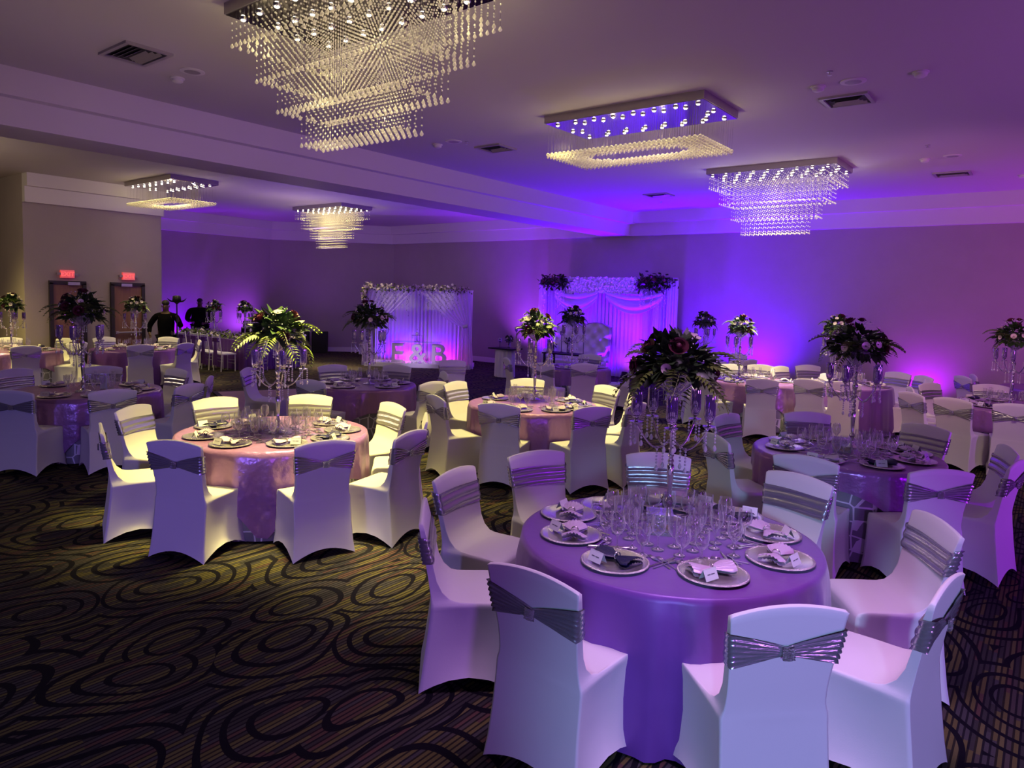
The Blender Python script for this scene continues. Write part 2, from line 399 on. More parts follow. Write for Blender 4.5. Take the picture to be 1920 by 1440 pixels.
# ceiling fittings
def ceil_thing(name, label, cat, x, y, grp=None): return thing(name, label, cat, (x, y, ZC), 0, grp)
vents = [(-7.36, 3.25, .62, .45, 'left of the big beaded chandelier'), (-2.0, 8.55, .5, .45, 'right of the ring chandelier, largest on that side'), (-7.05, 8.5, .5, .45, 'between the beam and the ring chandelier'),
         (-1.55, 14.1, .55, .45, 'near the far wall at the right'), (-7.0, 14.05, .55, .45, 'in the violet lit ceiling behind the ring chandelier')]
for x, y, w, h, ph in vents:
    t = ceil_thing('ceiling_vent', 'grey ceiling air vent '+ph, 'vent', x, y, 'square ceiling vents')
    mb = MB()
    for s in (-1, 1):
        mb.box((0, s*(h/2-.02), -.012), (w, .04, .024)); mb.box((s*(w/2-.02), 0, -.012), (.04, h-.08, .024))
    obj('frame', mb, 'vent', t, False)
    mb = MB(); mb.box((0, 0, -.004), (w-.06, h-.06, .006)); obj('duct', mb, 'dark', t, False)
    mb = MB()
    for k in (.30, .20, .10):
        for s in (-1, 1):
            mb.add([(-w/2+.06+.1-k*.3, s*k*h*1.1, -.03), (w/2-.06-.1+k*.3, s*k*h*1.1, -.03), (w/2-.06-.1+k*.3, s*(k-.07)*h*1.1, -.008), (-w/2+.06+.1-k*.3, s*(k-.07)*h*1.1, -.008)], [(0, 1, 2, 3)])
    obj('louvres', mb, 'vent', t, False)
for x, y, ph in ((-2.14, 7.89, 'by the largest right-hand vent'), (-1.2, 7.93, 'alone to the right of the largest right-hand vent'), (-7.68, 7.86, 'by the vent beside the beam'), (-1.76, 12.55, 'by the vent near the far wall'), (-.6, 14.78, 'at the right edge near the far wall'), (-7.81, 3.89, 'by the vent left of the big beaded chandelier')):
    t = ceil_thing('smoke_detector', 'round pale smoke detector on the ceiling '+ph, 'smoke detector', x, y, 'smoke detectors')
    mb = MB(); mb.lathe([(.075, 0), (.075, -.012), (.068, -.016)], 20); obj('base', mb, 'trim', t)
    mb = MB(); mb.lathe([(.06, -.016), (.058, -.04), (.04, -.052), (.0, -.054)], 20); obj('sensor_dome', mb, 'trim', t)
for x, y, ph in ((-1.8, 7.89, 'beside the largest right-hand vent'), (-7.31, 7.82, 'beside the vent near the beam'), (-1.39, 12.48, 'near the far wall at the right'), (-7.43, 3.86, 'beside the vent left of the big beaded chandelier')):
    t = ceil_thing('ceiling_speaker', 'flat round ceiling loudspeaker '+ph, 'speaker', x, y, 'ceiling speakers')
    mb = MB(); mb.lathe([(.125, 0), (.125, -.008), (.112, -.012)], 28); obj('rim', mb, 'trim', t)
    mb = MB(); mb.lathe([(.112, -.009), (.05, -.015), (0, -.016)], 28); obj('grille', mb, 'vent', t)
for x, y, ph in ((-1.92, 7.45, 'in front of the largest right-hand vent'), (-7.16, 7.95, 'by the vent near the beam'), (-1.59, 11.5, 'in front of the far right vent'), (-7.43, 15.06, 'in the violet lit ceiling near the far wall')):
    mb = MB(); mb.lathe([(.03, 0), (.03, -.006), (.009, -.008), (.009, -.03), (.022, -.034), (.022, -.038), (0, -.04)], 12, cap=False)
    tag(obj('sprinkler_head', mb, 'steel', loc=(x, y, ZC)), 'small metal sprinkler head on the ceiling '+ph, 'sprinkler', 'sprinkler heads')
t = thing('wall_outlet', 'dark socket plate low on the corner wall beside the black speakers', 'outlet', (-20.3, 14.9, .38), ang)
mb = MB(); mb.box((0, -.004, .06), (.08, .008, .12)); obj('plate', mb, 'doorframe', t, False)

# ------------------------------------------------------------------ chandeliers
PW, PD, PT = 2.13, 1.03, .09
WIRE = None
def strand_mesh(L, step, rb, rd, hi, wire=True):
    mb = MB()
    mb.tube([(0, 0, 0), (0, 0, -L)], .0009, 3, False); mb.mat2 = 'wire'; mb.second = set(range(3))
    z = -.06
    while z > -L+rd*2:
        if hi: mb.ball((0, 0, z), rb, 6, 4)
        else: mb.octa((0, 0, z), rb)
        z -= step
    if hi:
        mb.lathe([(0, -L+rd*1.2), (rd*.45, -L+rd*.5), (rd, -L-rd*.5), (rd*.7, -L-rd*1.2), (0, -L-rd*1.6)], 8, cap=False)
    else: mb.octa((0, 0, -L), rd, rd*1.3)
    return mb
def chandelier(name, label, c, kind, hi=False, nled=(9, 4)):
    t = thing(name, label, 'chandelier', (c[0], c[1], ZC), 0, 'crystal chandeliers')
    mb = MB(); mb.box((0, 0, -PT/2), (PW, PD, PT)); pl = obj('ceiling_plate', mb, 'plateedge', t, False)
    mb = MB(); mb.box((0, 0, -PT-.003), (PW-.02, PD-.02, .006)); obj('mirror_panel', mb, 'mirror', pl, False)
    led = MB(); led.lathe([(.0, -.012), (.014, -.010), (.02, -.004), (.02, 0)], 10, cap=False); lm = led.mesh('bulb', 'led')
    cup = MB(); cup.lathe([(.024, -.002), (.03, 0), (.03, .012)], 12, cap=False); cm = cup.mesh('bulb_cup', 'silver')
    zs = -PT-.006
    if kind == 'tier':
        pos = [((i+.5)/nled[0]*PW-PW/2+(.05 if j % 2 else -.05), (j+.5)/nled[1]*PD-PD/2) for i in range(nled[0]) for j in range(nled[1])]
    else:
        pos = []
        for i in range(8):
            x = -PW/2+.12+i*(PW-.24)/7
            for s in (-1, 1):
                pos.append((x, s*(PD/2-.13)))
                if 0 < i < 7: pos.append((x+.08, s*(PD/2-.22)))
        for s in (-1, 1): pos += [(s*(PW/2-.1), 0), (s*(PW/2-.2), .08)]
    for x, y in pos:
        o = place('bulb', lm, t, (x, y, zs-.012)); place('bulb_cup', cm, o, (0, 0, 0))
    st = []; nx, ny = (34, 14) if hi else ((27, 11) if kind == 'tier' else (34, 15))
    gx = PW/nx*.99; gy = PD/ny*.98
    for i in range(nx):
        for j in range(ny):
            x = (i+.5)*gx-nx*gx/2; y = (j+.5)*gy-ny*gy/2
            if kind == 'tier':
                k = 0
                for q in (1, 2, 3):
                    if abs(x) < PW/2-.155*q and abs(y) < PD/2-.128*q: k = q
                if k == 3 or abs(x) > PW/2-.155*k-gx*1.3 or abs(y) > PD/2-.128*k-gy*1.3 or (i+j) % 2: st.append((x, y, k))
            else:
                if (abs(x)/(PW/2-.40))**3+(abs(y)/(PD/2-.27))**3 < 1: continue
                st.append((x, y, 0))
    if kind == 'tier':
        Ls = [.235, .50, .755, 1.01]
        steps = .056 if hi else .07
        protos = [strand_mesh(L, steps,   .0074 if hi else .0105, .0155 if hi else .0155, True if hi else False) for L in Ls]
    else:
        m0 = MB(); m0.tube([(0, 0, 0), (0, 0, -.40)], .0011, 3, False); m0.mat2 = 'wire'; m0.second = set(range(3))
        m0.ball((0, 0, -.385), .024, 8, 5); m0.ball((0, 0, -.42), .014, 6, 4)
        protos = [m0]
    pm = [p.mesh('crystal_strand', 'bead', smooth=hi or kind != 'tier') for p in protos]
    # the hundred strands nearest the camera side stay single parts, the rest are one part
    order = sorted(st, key=lambda s_: (s_[1], -s_[0]) if kind != 'tier' else (0 if abs(s_[0]) > PW/2-.155*(s_[2]+1)+.0 or s_[1] < -PD/2+.128*(s_[2]+1)-.06 else 1, s_[1]))
    for x, y, k in order[:100]: place('crystal_strand', pm[k], t, (x, y, zs))
    rest = MB()
    rest.mat2 = 'wire'
    for x, y, k in order[100:]:
        rest.second |= set(range(len(rest.f), len(rest.f)+3)); rest.add([(a+x, b_+y, c_+zs) for a, b_, c_ in protos[k].v], protos[k].f)
    o = obj('crystal_strands', rest, 'bead', t, smooth=hi or kind != 'tier', angle=None, kind='stuff')
    return t
# ------------------------------------------------------------------ banquet chair
ST = [(.240, 0, -.285, 0, .252), (.232, .10, -.270, .10, .240), (.224, .26, -.250, .26, .232), (.220, .40, -.234, .40, .230), (.217, .44, -.231, .44, .230),
      (.206, .462, -.230, .455, .229), (.17, .472, -.229, .465, .227), (.05, .478, -.229, .478, .222), (-.07, .478, -.230, .495, .218), (-.128, .492, -.232, .52, .215), (-.170, .53, -.238, .56, .214),
      (-.200, .59, -.247, .62, .216), (-.224, .69, -.262, .70, .223), (-.244, .79, -.280, .79, .232), (-.266, .868, -.292, .868, .241), (-.276, .904, -.299, .904, .245)]
def chair_cover():
    nx, ns = 14, 8
    tx = [0, .02, .07]+[.07+.86*i/(nx-4) for i in range(1, nx-4)]+[.93, .98, 1]; nx = len(tx)-1
    ts = [0, .05, .15, .3, .5, .7, .85, .95, 1]; ns = len(ts)-1
    mb = MB(); V = []; loops = []
    for k, (fy, fz, ry, rz, w) in enumerate(ST):
        ring = []
        bow = (.0, .010, .014, .010, .004, 0)[k] if k < 6 else 0
        hem = (1, .45, .08, 0)[k] if k < 4 else 0
        arch = {15: 1, 14: .85, 13: .4, 12: .1}.get(k, 0)
        dome = {6: .006, 7: .012, 8: .008}.get(k, 0)
        def pt(x, y, z): ring.append((x, y, z))
        for t in tx[:-1]:                       # front, left to right
            s = math.sin(PI*t); pt(-w+2*w*t, fy-bow*s*.6, fz+hem*.075*s**.9+arch*.034*(1-(2*t-1)**2)+dome*s)
        for t in ts[:-1]:                       # right side, front to rear
            s = math.sin(PI*t); pt(w-bow*1.6*s, fy+(ry-fy)*t, fz+(rz-fz)*t+hem*.085*s**.9)
        for t in tx[:-1]:
            s = math.sin(PI*t); pt(w-2*w*t, ry+bow*s*.6, rz+hem*.075*s**.9+arch*.034*(1-(2*t-1)**2))
        for t in ts[:-1]:
            s = math.sin(PI*t); pt(-w+bow*1.6*s, ry+(fy-ry)*t, rz+(fz-rz)*t+hem*.085*s**.9)
        loops.append(ring)
    n = len(loops[0])
    for r in loops: V.extend(r)
    F = []
    for k in range(len(loops)-1):
        for i in range(n):
            F.append((k*n+i, k*n+(i+1) % n, (k+1)*n+(i+1) % n, (k+1)*n+i))
    o = (len(loops)-1)*n                        # close the top edge
    fr = [o+i for i in range(nx+1)]; sr = [o+nx+i for i in range(ns+1)]; re_ = [o+nx+ns+i for i in range(nx+1)]; sl = [o+2*nx+ns+i for i in range(ns)]+[o]
    re_r = re_[::-1]
    c0 = len(V)
    top = []
    for j in range(1, ns):
        row = []
        for i in range(nx+1):
            if i == 0: row.append(sl[ns-j]); continue
            if i == nx: row.append(sr[j]); continue
            a = V[fr[i]]; b_ = V[re_r[i]]; t = ts[j]; row.append(len(V))
            V.append((a[0]+(b_[0]-a[0])*t, a[1]+(b_[1]-a[1])*t, a[2]+(b_[2]-a[2])*t+.007*math.sin(PI*t)))
        top.append(row)
    rows = [fr]+top+[re_r]
    for j in range(len(rows)-1):
        for i in range(nx): F.append((rows[j][i], rows[j][i+1], rows[j+1][i+1], rows[j+1][i]))
    mb.add(V, F); return mb
def sash_mb():
    mb = MB(); zc = .752; w = .2335; rows = 20
    path = []                                    # (x, side) around the back: rear left->right, then front right->left
    nr = 22
    for i in range(nr+1): path.append((-1+2*i/nr, 'r'))
    for i in range(1, 4): path.append((1, i/4))
    for i in range(nr+1): path.append((1-2*i/nr, 'f'))
    for i in range(1, 4): path.append((-1, 1-i/4))
    n = len(path)
    def yy(z, rear):
        a = ST[12]; b_ = ST[14]; t = (z-.695)/(.868-.695)
        return (a[2]+(b_[2]-a[2])*t) if rear else (a[0]+(b_[0]-a[0])*t)
    def fn(u, v):
        i = int(round(u*n)) % n; x, sd = path[i]; s = 2*v-1
        if sd == 'r':
            q = abs(x)**.85; hh = .017+.058*q; z = zc+.012*q+s*hh
            fold = .013*(abs(math.sin(PI*3.0*s+x*1.5)))*(.45+.55*q)+.010*(1-q)*(1-s*s)
            ww = w+(z-zc)*.11; return (x*ww, yy(z, True)-.006-fold, z)
        if sd == 'f':
            hh = .068; z = zc+.008+s*hh+.006*math.sin(x*2.2+1)
            fold = .008*abs(math.sin(PI*1.3*s+.6+.4*x))
            ww = w+(z-zc)*.11; return (x*ww, yy(z, False)+.006+fold, z)
        hh = .072; z = zc+.010+s*hh
        return ((w+(z-zc)*.11+.004+.004*abs(math.sin(PI*3*s)))*x, yy(z, True)+(yy(z, False)-yy(z, True))*sd, z)
    mb.grid(fn, n, rows, wrap=True); return mb
def brooch_mb():
    mb = MB(); mb.grid(lambda u, v: (.026*(2*u-1), -.008*math.sin(PI*u)-.004, .026*(2*v-1)), 8, 8)
    for i in range(5):
        for j in range(5): mb.octa((-.02+.01*i, -.013, -.02+.01*j), .0045)
    return mb
def make_chair():
    t = thing('banquet_chair', 'x', 'chair')
    obj('spandex_cover', chair_cover(), 'cover', t, angle=None)
    s = obj('sash', sash_mb(), 'sash', t, angle=None); s['label'] = 'silver satin sash'
    obj('brooch', brooch_mb(), 'brooch', s, angle=30, loc=(0, -.297, .752))
    leg = MB(); leg.tube([(0, 0, .43), (0, 0, .012)], .011, 8); lm = leg.mesh('leg', 'blackmetal')
    for x in (-1, 1):
        for y in (.165, -.19): place('leg', lm, t, (x*.165, y, 0))
    return t
CHAIR = Once(make_chair())

# ------------------------------------------------------------------ table cloths
def folds(th, k, seed):
    return math.sin(k*th+seed)*.6+math.sin((k*1.7)*th+seed*2.3)*.0+math.sin(round(k*1.6)*th+seed*1.7)*.4
def skirt_cloth(R, k=15, amp=.030, seed=0., z1=.012, z0=.76, flare=.05):
    mb = MB(); prof = [(0, 0), (.3, 0), (.6, 0), (.85, 0), (.97, 0), (1, .0)]
    nv = 18
    def fn(u, v):
        th = 2*PI*u; j = int(round(v*nv))
        if j <= 5:
            r = (0.001, .35, .65, .88, .975, 1.)[j]*R; return (r*math.cos(th), r*math.sin(th), z0-(.003 if j == 5 else 0))
        t = (j-5)/(nv-5); t = t**1.25
        f = folds(th, k, seed); r = R+.012*min(1, t*8)+amp*f*t**.7+flare*t
        return (r*math.cos(th), r*math.sin(th), z0-.003-(z0-z1-.003)*t)
    mb.grid(fn, 120, nv, wrap=True); return mb
def square_overlay(R, half, rot, k=17, amp=.075, seed=1., z0=.768):
    mb = MB(); nv = 17
    def fn(u, v):
        th = 2*PI*u; j = int(round(v*nv))
        if j <= 5:
            r = (0.001, .35, .65, .88, .975, 1.)[j]*(R+.008); return (r*math.cos(th), r*math.sin(th), z0-(.003 if j == 5 else 0))
        t = (j-5)/(nv-5)
        a = th-rot; reach = half/max(abs(math.cos(a)), abs(math.sin(a))); drop = max(.10, min(reach-R, z0-.05))
        f = folds(th, k, seed); r = R+.020+amp*(f*.5+.5)*min(1, drop/.35)*t**.6-.012*t
        return (r*math.cos(th), r*math.sin(th), z0-.003-drop*t)
    mb.grid(fn, 128, nv, wrap=True); return mb

# ------------------------------------------------------------------ place setting
def charger_mesh(t):
    mb = MB(); mb.lathe([(0, .004), (.10, .004), (.112, .006), (.150, .014), (.160, .015)], 40, cap=False)
    mb.lathe([(.0, 0), (.10, 0), (.150, .009), (.172, .012)], 40, cap=False)
    obj('dish', mb, 'charger', t)
    mb = MB(); mb.lathe([(.160, .015), (.166, .019), (.172, .018), (.175, .014), (.172, .011)], 48, cap=False); obj('beaded_rim', mb, 'beads', t)
def napkin_mb(v=0):
    mb = MB()
    def fn(u, w_):
        x = (2*u-1); q = abs(x)
        wd = .012+.062*min(1, (q/.75))**.8*(1-.25*max(0, q-.75)/.25)
        s = 2*w_-1
        z = .012+.016*(1-s*s)*(.4+q)+.008*abs(math.sin(3.2*PI*s+x))*(.3+q)
        return (x*.115, s*wd+.012*math.sin(x*2.2), z)
    mb.grid(fn, 26, 18)
    mb.grid(lambda u, w_: (lambda p: (p[0], p[1], max(.003, p[2]-.022)))(fn(u, 1-w_)), 26, 18)
    return mb
def ring_mb():
    mb = MB(); mb.grid(lambda u, v: ((.004*math.cos(2*PI*v)), (.020+.004*math.sin(2*PI*v))*math.cos(2*PI*u), .020+(.018+.004*math.sin(2*PI*v))*math.sin(2*PI*u)), 18, 6)
    return mb
def card_mb():
    mb = MB(); w, h, d_ = .045, .052, .024
    mb.box((0, 0, 0), (0, 0, 0)) if False else None
    for s in (-1, 1):
        o = len(mb.v)
        P0 = [(-w, s*d_, 0), (w, s*d_, 0), (w, 0, h), (-w, 0, h)]
        Q0 = [(x, y-s*.0012, z) for x, y, z in P0]
        mb.add(P0+Q0, [(0, 1, 2, 3), (7, 6, 5, 4), (0, 4, 5, 1), (1, 5, 6, 2), (2, 6, 7, 3), (3, 7, 4, 0)])
    return mb
def card_line_mb():
    mb = MB(); d_, h = .024, .052
    def p(x, t): return (x, -(d_*(1-t))-.0008, h*t)
    for x0, x1 in ((-.026, -.004), (.000, .026)): mb.add([p(x0, .46), p(x1, .46), p(x1, .54), p(x0, .54)], [(0, 1, 2, 3)])
    return mb
def fork_mb():
    mb = MB(); L = .19
    mb.grid(lambda u, v: ((.0035+.004*max(0, .25-v)*2+(.008 if v > .72 else 0)*min(1, (v-.72)*8 if v > .72 else 0))*(2*u-1), v*L*.78, .004+.004*math.sin(PI*v)), 4, 14)
    for k in range(4): mb.box((-.009+.006*k, L*.88, .006), (.003, L*.24, .003))
    return mb
def knife_mb():
    mb = MB(); L = .22
    mb.grid(lambda u, v: ((.005 if v < .45 else .0085*(1-.6*max(0, v-.8)/.2))*(2*u-1), v*L, .003+.004*(1-abs(2*u-1))), 4, 16); return mb
def spoon_mb():
    mb = MB(); L = .18
    mb.grid(lambda u, v: ((.0038 if v < .68 else .003+.016*math.sin(PI*min(1, (v-.68)/.32+.02)))*(2*u-1), v*L, .004+(.004*abs(2*u-1) if v > .7 else .002)), 6, 18); return mb
def glass_mb(kind):
    mb = MB()
    if kind == 'flute': pr = [(0, .002), (.031, .003), (.012, .008), (.004, .02), (.004, .085), (.012, .098), (.022, .125), (.0245, .17), (.0225, .215)]
    elif kind == 'wine': pr = [(0, .002), (.034, .003), (.012, .009), (.0045, .02), (.0045, .075), (.018, .088), (.034, .108), (.040, .135), (.036, .17), (.033, .185)]
    else: pr = [(0, .002), (.036, .003), (.014, .010), (.007, .02), (.008, .055), (.02, .065), (.034, .085), (.038, .12), (.038, .165)]
    mb.lathe(pr, 18, cap=False); return mb
GL = {k: glass_mb(k).mesh(n, 'glass') for k, n in (('flute', 'champagne_flute'), ('wine', 'wine_glass'), ('goblet', 'water_goblet'))}
CUT = {'fork': fork_mb().mesh('dinner_fork', 'cutlery'), 'knife': knife_mb().mesh('table_knife', 'cutlery'), 'spoon': spoon_mb().mesh('dessert_spoon', 'cutlery')}
ct = thing('charger_plate', 'x', 'plate'); charger_mesh(ct); CHARGER = Once(ct)
NAP = napkin_mb(); RING = ring_mb().mesh('napkin_ring', 'ring')
def mk_nap(mat):
    o = place('napkin', NAP.mesh('napkin', mat)); tag(o, 'x', 'napkin'); place('napkin_ring', RING, o); return Once(o)
NAPK = {0: mk_nap('napkin'), 1: mk_nap('navynapkin')}
co = place('place_card', card_mb().mesh('place_card', 'card', False)); tag(co, 'x', 'card'); place('printed_name_line', card_line_mb().mesh('printed_name_line', 'ink', False), co)
CARD = Once(co)

# ------------------------------------------------------------------ candelabra centrepiece
def make_stand():
    t = thing('candelabra_stand', 'x', 'centerpiece stand')
    mb = MB(); mb.lathe([(.0, 0), (.085, 0), (.085, .008), (.07, .014), (.03, .022), (.018, .035)], 28, cap=False); obj('base', mb, 'silver', t)
    pr = [(.018, .03), (.020, .06), (.014, .075), (.022, .095), (.026, .11), (.020, .125), (.012, .14)]
    z = .14
    pr += [(.016, .20), (.021, .28), (.022, .33), (.014, .345), (.020, .36), (.013, .375)]
    z = .375
    for k in range(4): pr += [(.012, z), (.019, z+.018), (.012, z+.036)]; z += .042
    pr += [(.016, z), (.026, z+.03), (.026, z+.045), (.012, z+.07)]; z += .075
    for k in range(3): pr += [(.010, z), (.017, z+.016), (.010, z+.032)]; z += .036
    pr += [(.010, z), (.016, .76), (.03, .775)]
    mb = MB(); mb.lathe(pr, 16, cap=False); obj('stem', mb, 'silver', t)
    mb = MB(); mb.lathe([(.02, .765), (.05, .785), (.10, .83), (.15, .885), (.165, .91), (.158, .91), (.145, .888), (.095, .838), (.02, .785)], 24, cap=False); obj('bowl', mb, 'block', t)
    mb = MB()
    for i in range(12):
        a = 2*PI*i/12; mb.tube([(.02*math.cos(a), .02*math.sin(a), .772), (.10*math.cos(a), .10*math.sin(a), .826), (.168*math.cos(a), .168*math.sin(a), .912)], .0045, 5)
    obj('bowl_ribs', mb, 'silver', t)
    z0 = .49; r1 = .225
    pts = []
    for i in range(15):
        s = i/14; pts.append((.015+(r1-.015)*s, 0, z0-.055*math.sin(PI*min(1, s*1.25))+.05*s*s+(.0 if s < .8 else (s-.8)*.25)))
    a_m = MB(); a_m.tube(pts, .006, 6); a_m.ball((.09, 0, z0-.05), .011, 8, 5); am = a_m.mesh('arm', 'silver')
    pz = pts[-1][2]
    pan = MB(); pan.lathe([(0, 0), (.034, .004), (.040, .012), (.036, .012), (.012, .008), (.010, .03), (.022, .036), (.024, .045)], 16, cap=False); pm = pan.mesh('drip_pan', 'silver')
    tub = MB(); tub.lathe([(.010, .038), (.026, .05), (.034, .075), (.034, .195)], 16, cap=False); tm = tub.mesh('candle_tube', 'tube')
    st = MB(); st.tube([(0, 0, 0), (0, 0, -.10)], .001, 3, False)
    for k in range(5): st.ball((0, 0, -.012-.02*k), .0075, 6, 4)
    st.lathe([(0, -.105), (.006, -.112), (.012, -.128), (.009, -.14), (0, -.148)], 6, cap=False); sm = st.mesh('crystal_drop', 'crystal')
    st2 = MB(); st2.grid
    for i in range(5):
        a = 2*PI*(i+.25)/5; ca, sa = math.cos(a), math.sin(a)
        ar = place('arm', am, t, (0, 0, 0), a)
        place('drip_pan', pm, ar, (r1, 0, pz)); place('candle_tube', tm, ar, (r1, 0, pz))
        for q in range(3):
            b_ = 2*PI*q/3+.4; place('crystal_drop', sm, ar, (r1+.037*math.cos(b_), .037*math.sin(b_), pz+.008))
        place('crystal_drop', sm, ar, (.09, 0, z0-.05))
    # bead swags from the bowl
    sw = MB()
    for k in range(4): sw.ball((.045, 0, .775-.022*k), .007, 6, 4)
    sw.tube([(.045, 0, .782), (.045, 0, .705)], .001, 3, False); swm = sw.mesh('bead_string', 'crystal')
    for i in range(6): place('bead_string', swm, t, (0, 0, 0), 2*PI*i/6)
    return t
# ------------------------------------------------------------------ flowers
def leaf_t(L=.1, W=.035, droop=.02, n=3):
    V = []; F = []
    for i in range(n+1):
        s = i/n; w = W*math.sin(PI*min(.98, max(.04, s**.8))); z = -droop*s*s
        V += [(-w, L*s, z), (0, L*s, z-.12*w), (w, L*s, z)]
    for i in range(n):
        a = 3*i; F += [(a, a+1, a+4, a+3), (a+1, a+2, a+5, a+4)]
    return V, F
def frond_t(L=.34, n=13, droop=.12):
    V = []; F = []
    def c(s): return Vector((0, L*s*(1-.12*s), .05*math.sin(PI*s)-droop*s*s))
    for i in range(n):
        s0 = i/n; p = c(s0); q = c(s0+.8/n); w = .075*math.sin(PI*(.12+.86*s0))**.8
        o = len(V); V += [tuple(p+Vector((-.002, 0, 0))), tuple(p+Vector((.002, 0, 0))), tuple(q+Vector((.002, 0, 0))), tuple(q+Vector((-.002, 0, 0)))]; F.append((o, o+1, o+2, o+3))
        for s in (-1, 1):
            o = len(V); tip = p+Vector((s*w, w*.75, -.012-.1*w)); m1 = p+Vector((s*w*.5, w*.2, .002)); m2 = p+Vector((s*w*.45, w*.55+.004, .002))
            V += [tuple(p), tuple(m1), tuple(tip), tuple(m2)]; F.append((o, o+1, o+2, o+3) if s > 0 else (o+3, o+2, o+1, o))
    return V, F
def rose_mb(r=.04):
    mb = MB()
    mb.ball((0, 0, r*.35), r*.45, 8, 6)
    for k, (n, rad, h, op) in enumerate(((3, .45, .9, .1), (4, .68, .85, .35), (5, .95, .65, .7))):
        for i in range(n):
            a0 = 2*PI*i/n+k*.7
            def fn(u, v):
                a = a0+(u-.5)*2*PI/n*1.35; rr = r*rad*(.35+.65*math.sin(PI/2*v))*(1+op*.35*v*v); z = r*h*v*(1-op*.35*v)-r*.1+r*.12*math.cos(PI*(u-.5))*v
                return (rr*math.cos(a), rr*math.sin(a), z)
            mb.grid(fn, 4, 4)
    return mb
def anemone_mb(r=.045):
    mb = MB()
    for k in range(2):
        for i in range(5):
            a0 = 2*PI*i/5+k*.63
            def fn(u, v):
                a = a0+(u-.5)*1.35*math.sin(PI*(.12+.8*v))**.6; rr = r*(.12+.88*v); return (rr*math.cos(a), rr*math.sin(a), r*(.38*v*v+.05)+k*.003)
            mb.grid(fn, 4, 4)
    return mb
def orient(d, roll=0.):
    """matrix whose local z points along d"""
    return Vector(d).to_track_quat('Z', 'Y').to_matrix().to_4x4() @ Matrix.Rotation(roll, 4, 'Z')
def orient_y(d, roll=0.):
    return Vector(d).to_track_quat('Y', 'Z').to_matrix().to_4x4() @ Matrix.Rotation(roll, 4, 'Y')
def make_bouquet(seed, r=.22, h=.25, nleaf=230, nfrond=11, nburg=9, niv=6, fl=.34, fr_elev=(-.35, .7)):
    rn = random.Random(seed); t = thing('flower_arrangement', 'x', 'flowers')
    fo = MB(); lt = [leaf_t(.09, .022, .02), leaf_t(.13, .03, .04), leaf_t(.07, .02, .01)]
    fo.ball((0, 0, .06), r*.62, 12, 8, (1, 1, .7))
    def dome(lo=-.25):
        a = rn.uniform(0, 2*PI); e = math.asin(rn.uniform(lo, 1)); return Vector((math.cos(e)*math.cos(a), math.cos(e)*math.sin(a), math.sin(e)))
    for i in range(nleaf):
        dv = dome(); p = Vector((dv.x*r*.78, dv.y*r*.78, .06+dv.z*h*.72))*rn.uniform(.8, 1.02)
        out = (dv+Vector((rn.uniform(-.6, .6), rn.uniform(-.6, .6), rn.uniform(-.5, .3)))).normalized()
        fo.tmpl(rn.choice(lt), Matrix.Translation(p) @ orient_y(out, rn.uniform(-.8, .8)) @ Matrix.Scale(rn.uniform(.8, 1.2), 4))
    obj('foliage', fo, 'leaf', t, angle=None)
    fm = MB(); fm.add(*frond_t(fl)); frm = fm.mesh('fern_frond', 'fern')
    for i in range(nfrond):
        a = 2*PI*(i+rn.uniform(-.3, .3))/nfrond; e = rn.uniform(*fr_elev); dv = Vector((math.cos(e)*math.cos(a), math.cos(e)*math.sin(a), math.sin(e)))
        o = place('fern_frond', frm, t); o.matrix_local = Matrix.Translation((dv.x*r*.35, dv.y*r*.35, .05+dv.z*.1)) @ orient_y(dv, rn.uniform(-.4, .4)) @ Matrix.Scale(rn.uniform(.85, 1.12), 4)
    rb = rose_mb(.042); rm = rb.mesh('burgundy_rose', 'burgundy'); am = anemone_mb(.032).mesh('white_anemone', 'ivorypetal'); sd = MB(); sd.ball((0, 0, .010), .0045, 8, 5); sdm = sd.mesh('flower_centre', 'seed')
    used = []
    for i in range(nburg+niv):
        for tr in range(30):
            dv = dome(-.1)
            if all((dv-q).length > .42 for q in used): break
        used.append(dv); p = (dv.x*r*1.0, dv.y*r*1.0, .07+dv.z*h*.95)
        w = (i % 3 != 0) if niv >= nburg else (i % 5 == 1 or i % 5 == 3) and i < 2.5*niv
        o = place('white_anemone' if w else 'burgundy_rose', am if w else rm, t); o.matrix_local = Matrix.Translation(p) @ orient(dv, rn.uniform(0, 6)) @ Matrix.Scale(rn.uniform(.85, 1.2), 4)
        if w: place('flower_centre', sdm, o)
    bb = MB()
    for i in range(60):
        dv = dome(-.15); bb.ball((dv.x*r*1.08, dv.y*r*1.08, .07+dv.z*h*1.02), rn.uniform(.003, .006), 5, 4)
    obj('baby_breath', bb, 'whitepetal', t, kind='stuff')
    return t
STAND = Once(make_stand())
BQ = [Once(make_bouquet(3, .235, .23, 320, 14, 8, 3, .37, (-.55, .75))), Once(make_bouquet(11, .21, .24, 200, 7, 7, 8, .27, (-.5, .5))), Once(make_bouquet(23, .23, .27, 230, 13, 8, 6, .36, (-.5, .4)))]
def make_cube():
    t = thing('glass_cube_vase', 'x', 'vase')
    mb = MB(); mb.box((0, 0, .06), (.15, .15, .12)); obj('glass_walls', mb, 'block', t, False)
    mb = MB()
    rn = random.Random(5)
    for i in range(60): mb.octa((rn.uniform(-.06, .06), rn.uniform(-.06, .06), rn.uniform(.008, .03)), .009)
    obj('gold_pebbles', mb, 'gold', t, False, kind='stuff')
    mb = MB(); mb.ball((0, 0, .075), .043, 16, 10); obj('float_candle', mb, 'block', t)
    return t
CUBE = Once(make_cube())
# ------------------------------------------------------------------ tables, chairs and settings
HOURS = ['twelve', 'one', 'two', 'three', 'four', 'five', 'six', 'seven', 'eight', 'nine', 'ten', 'eleven']
class Table: pass
TB = {}
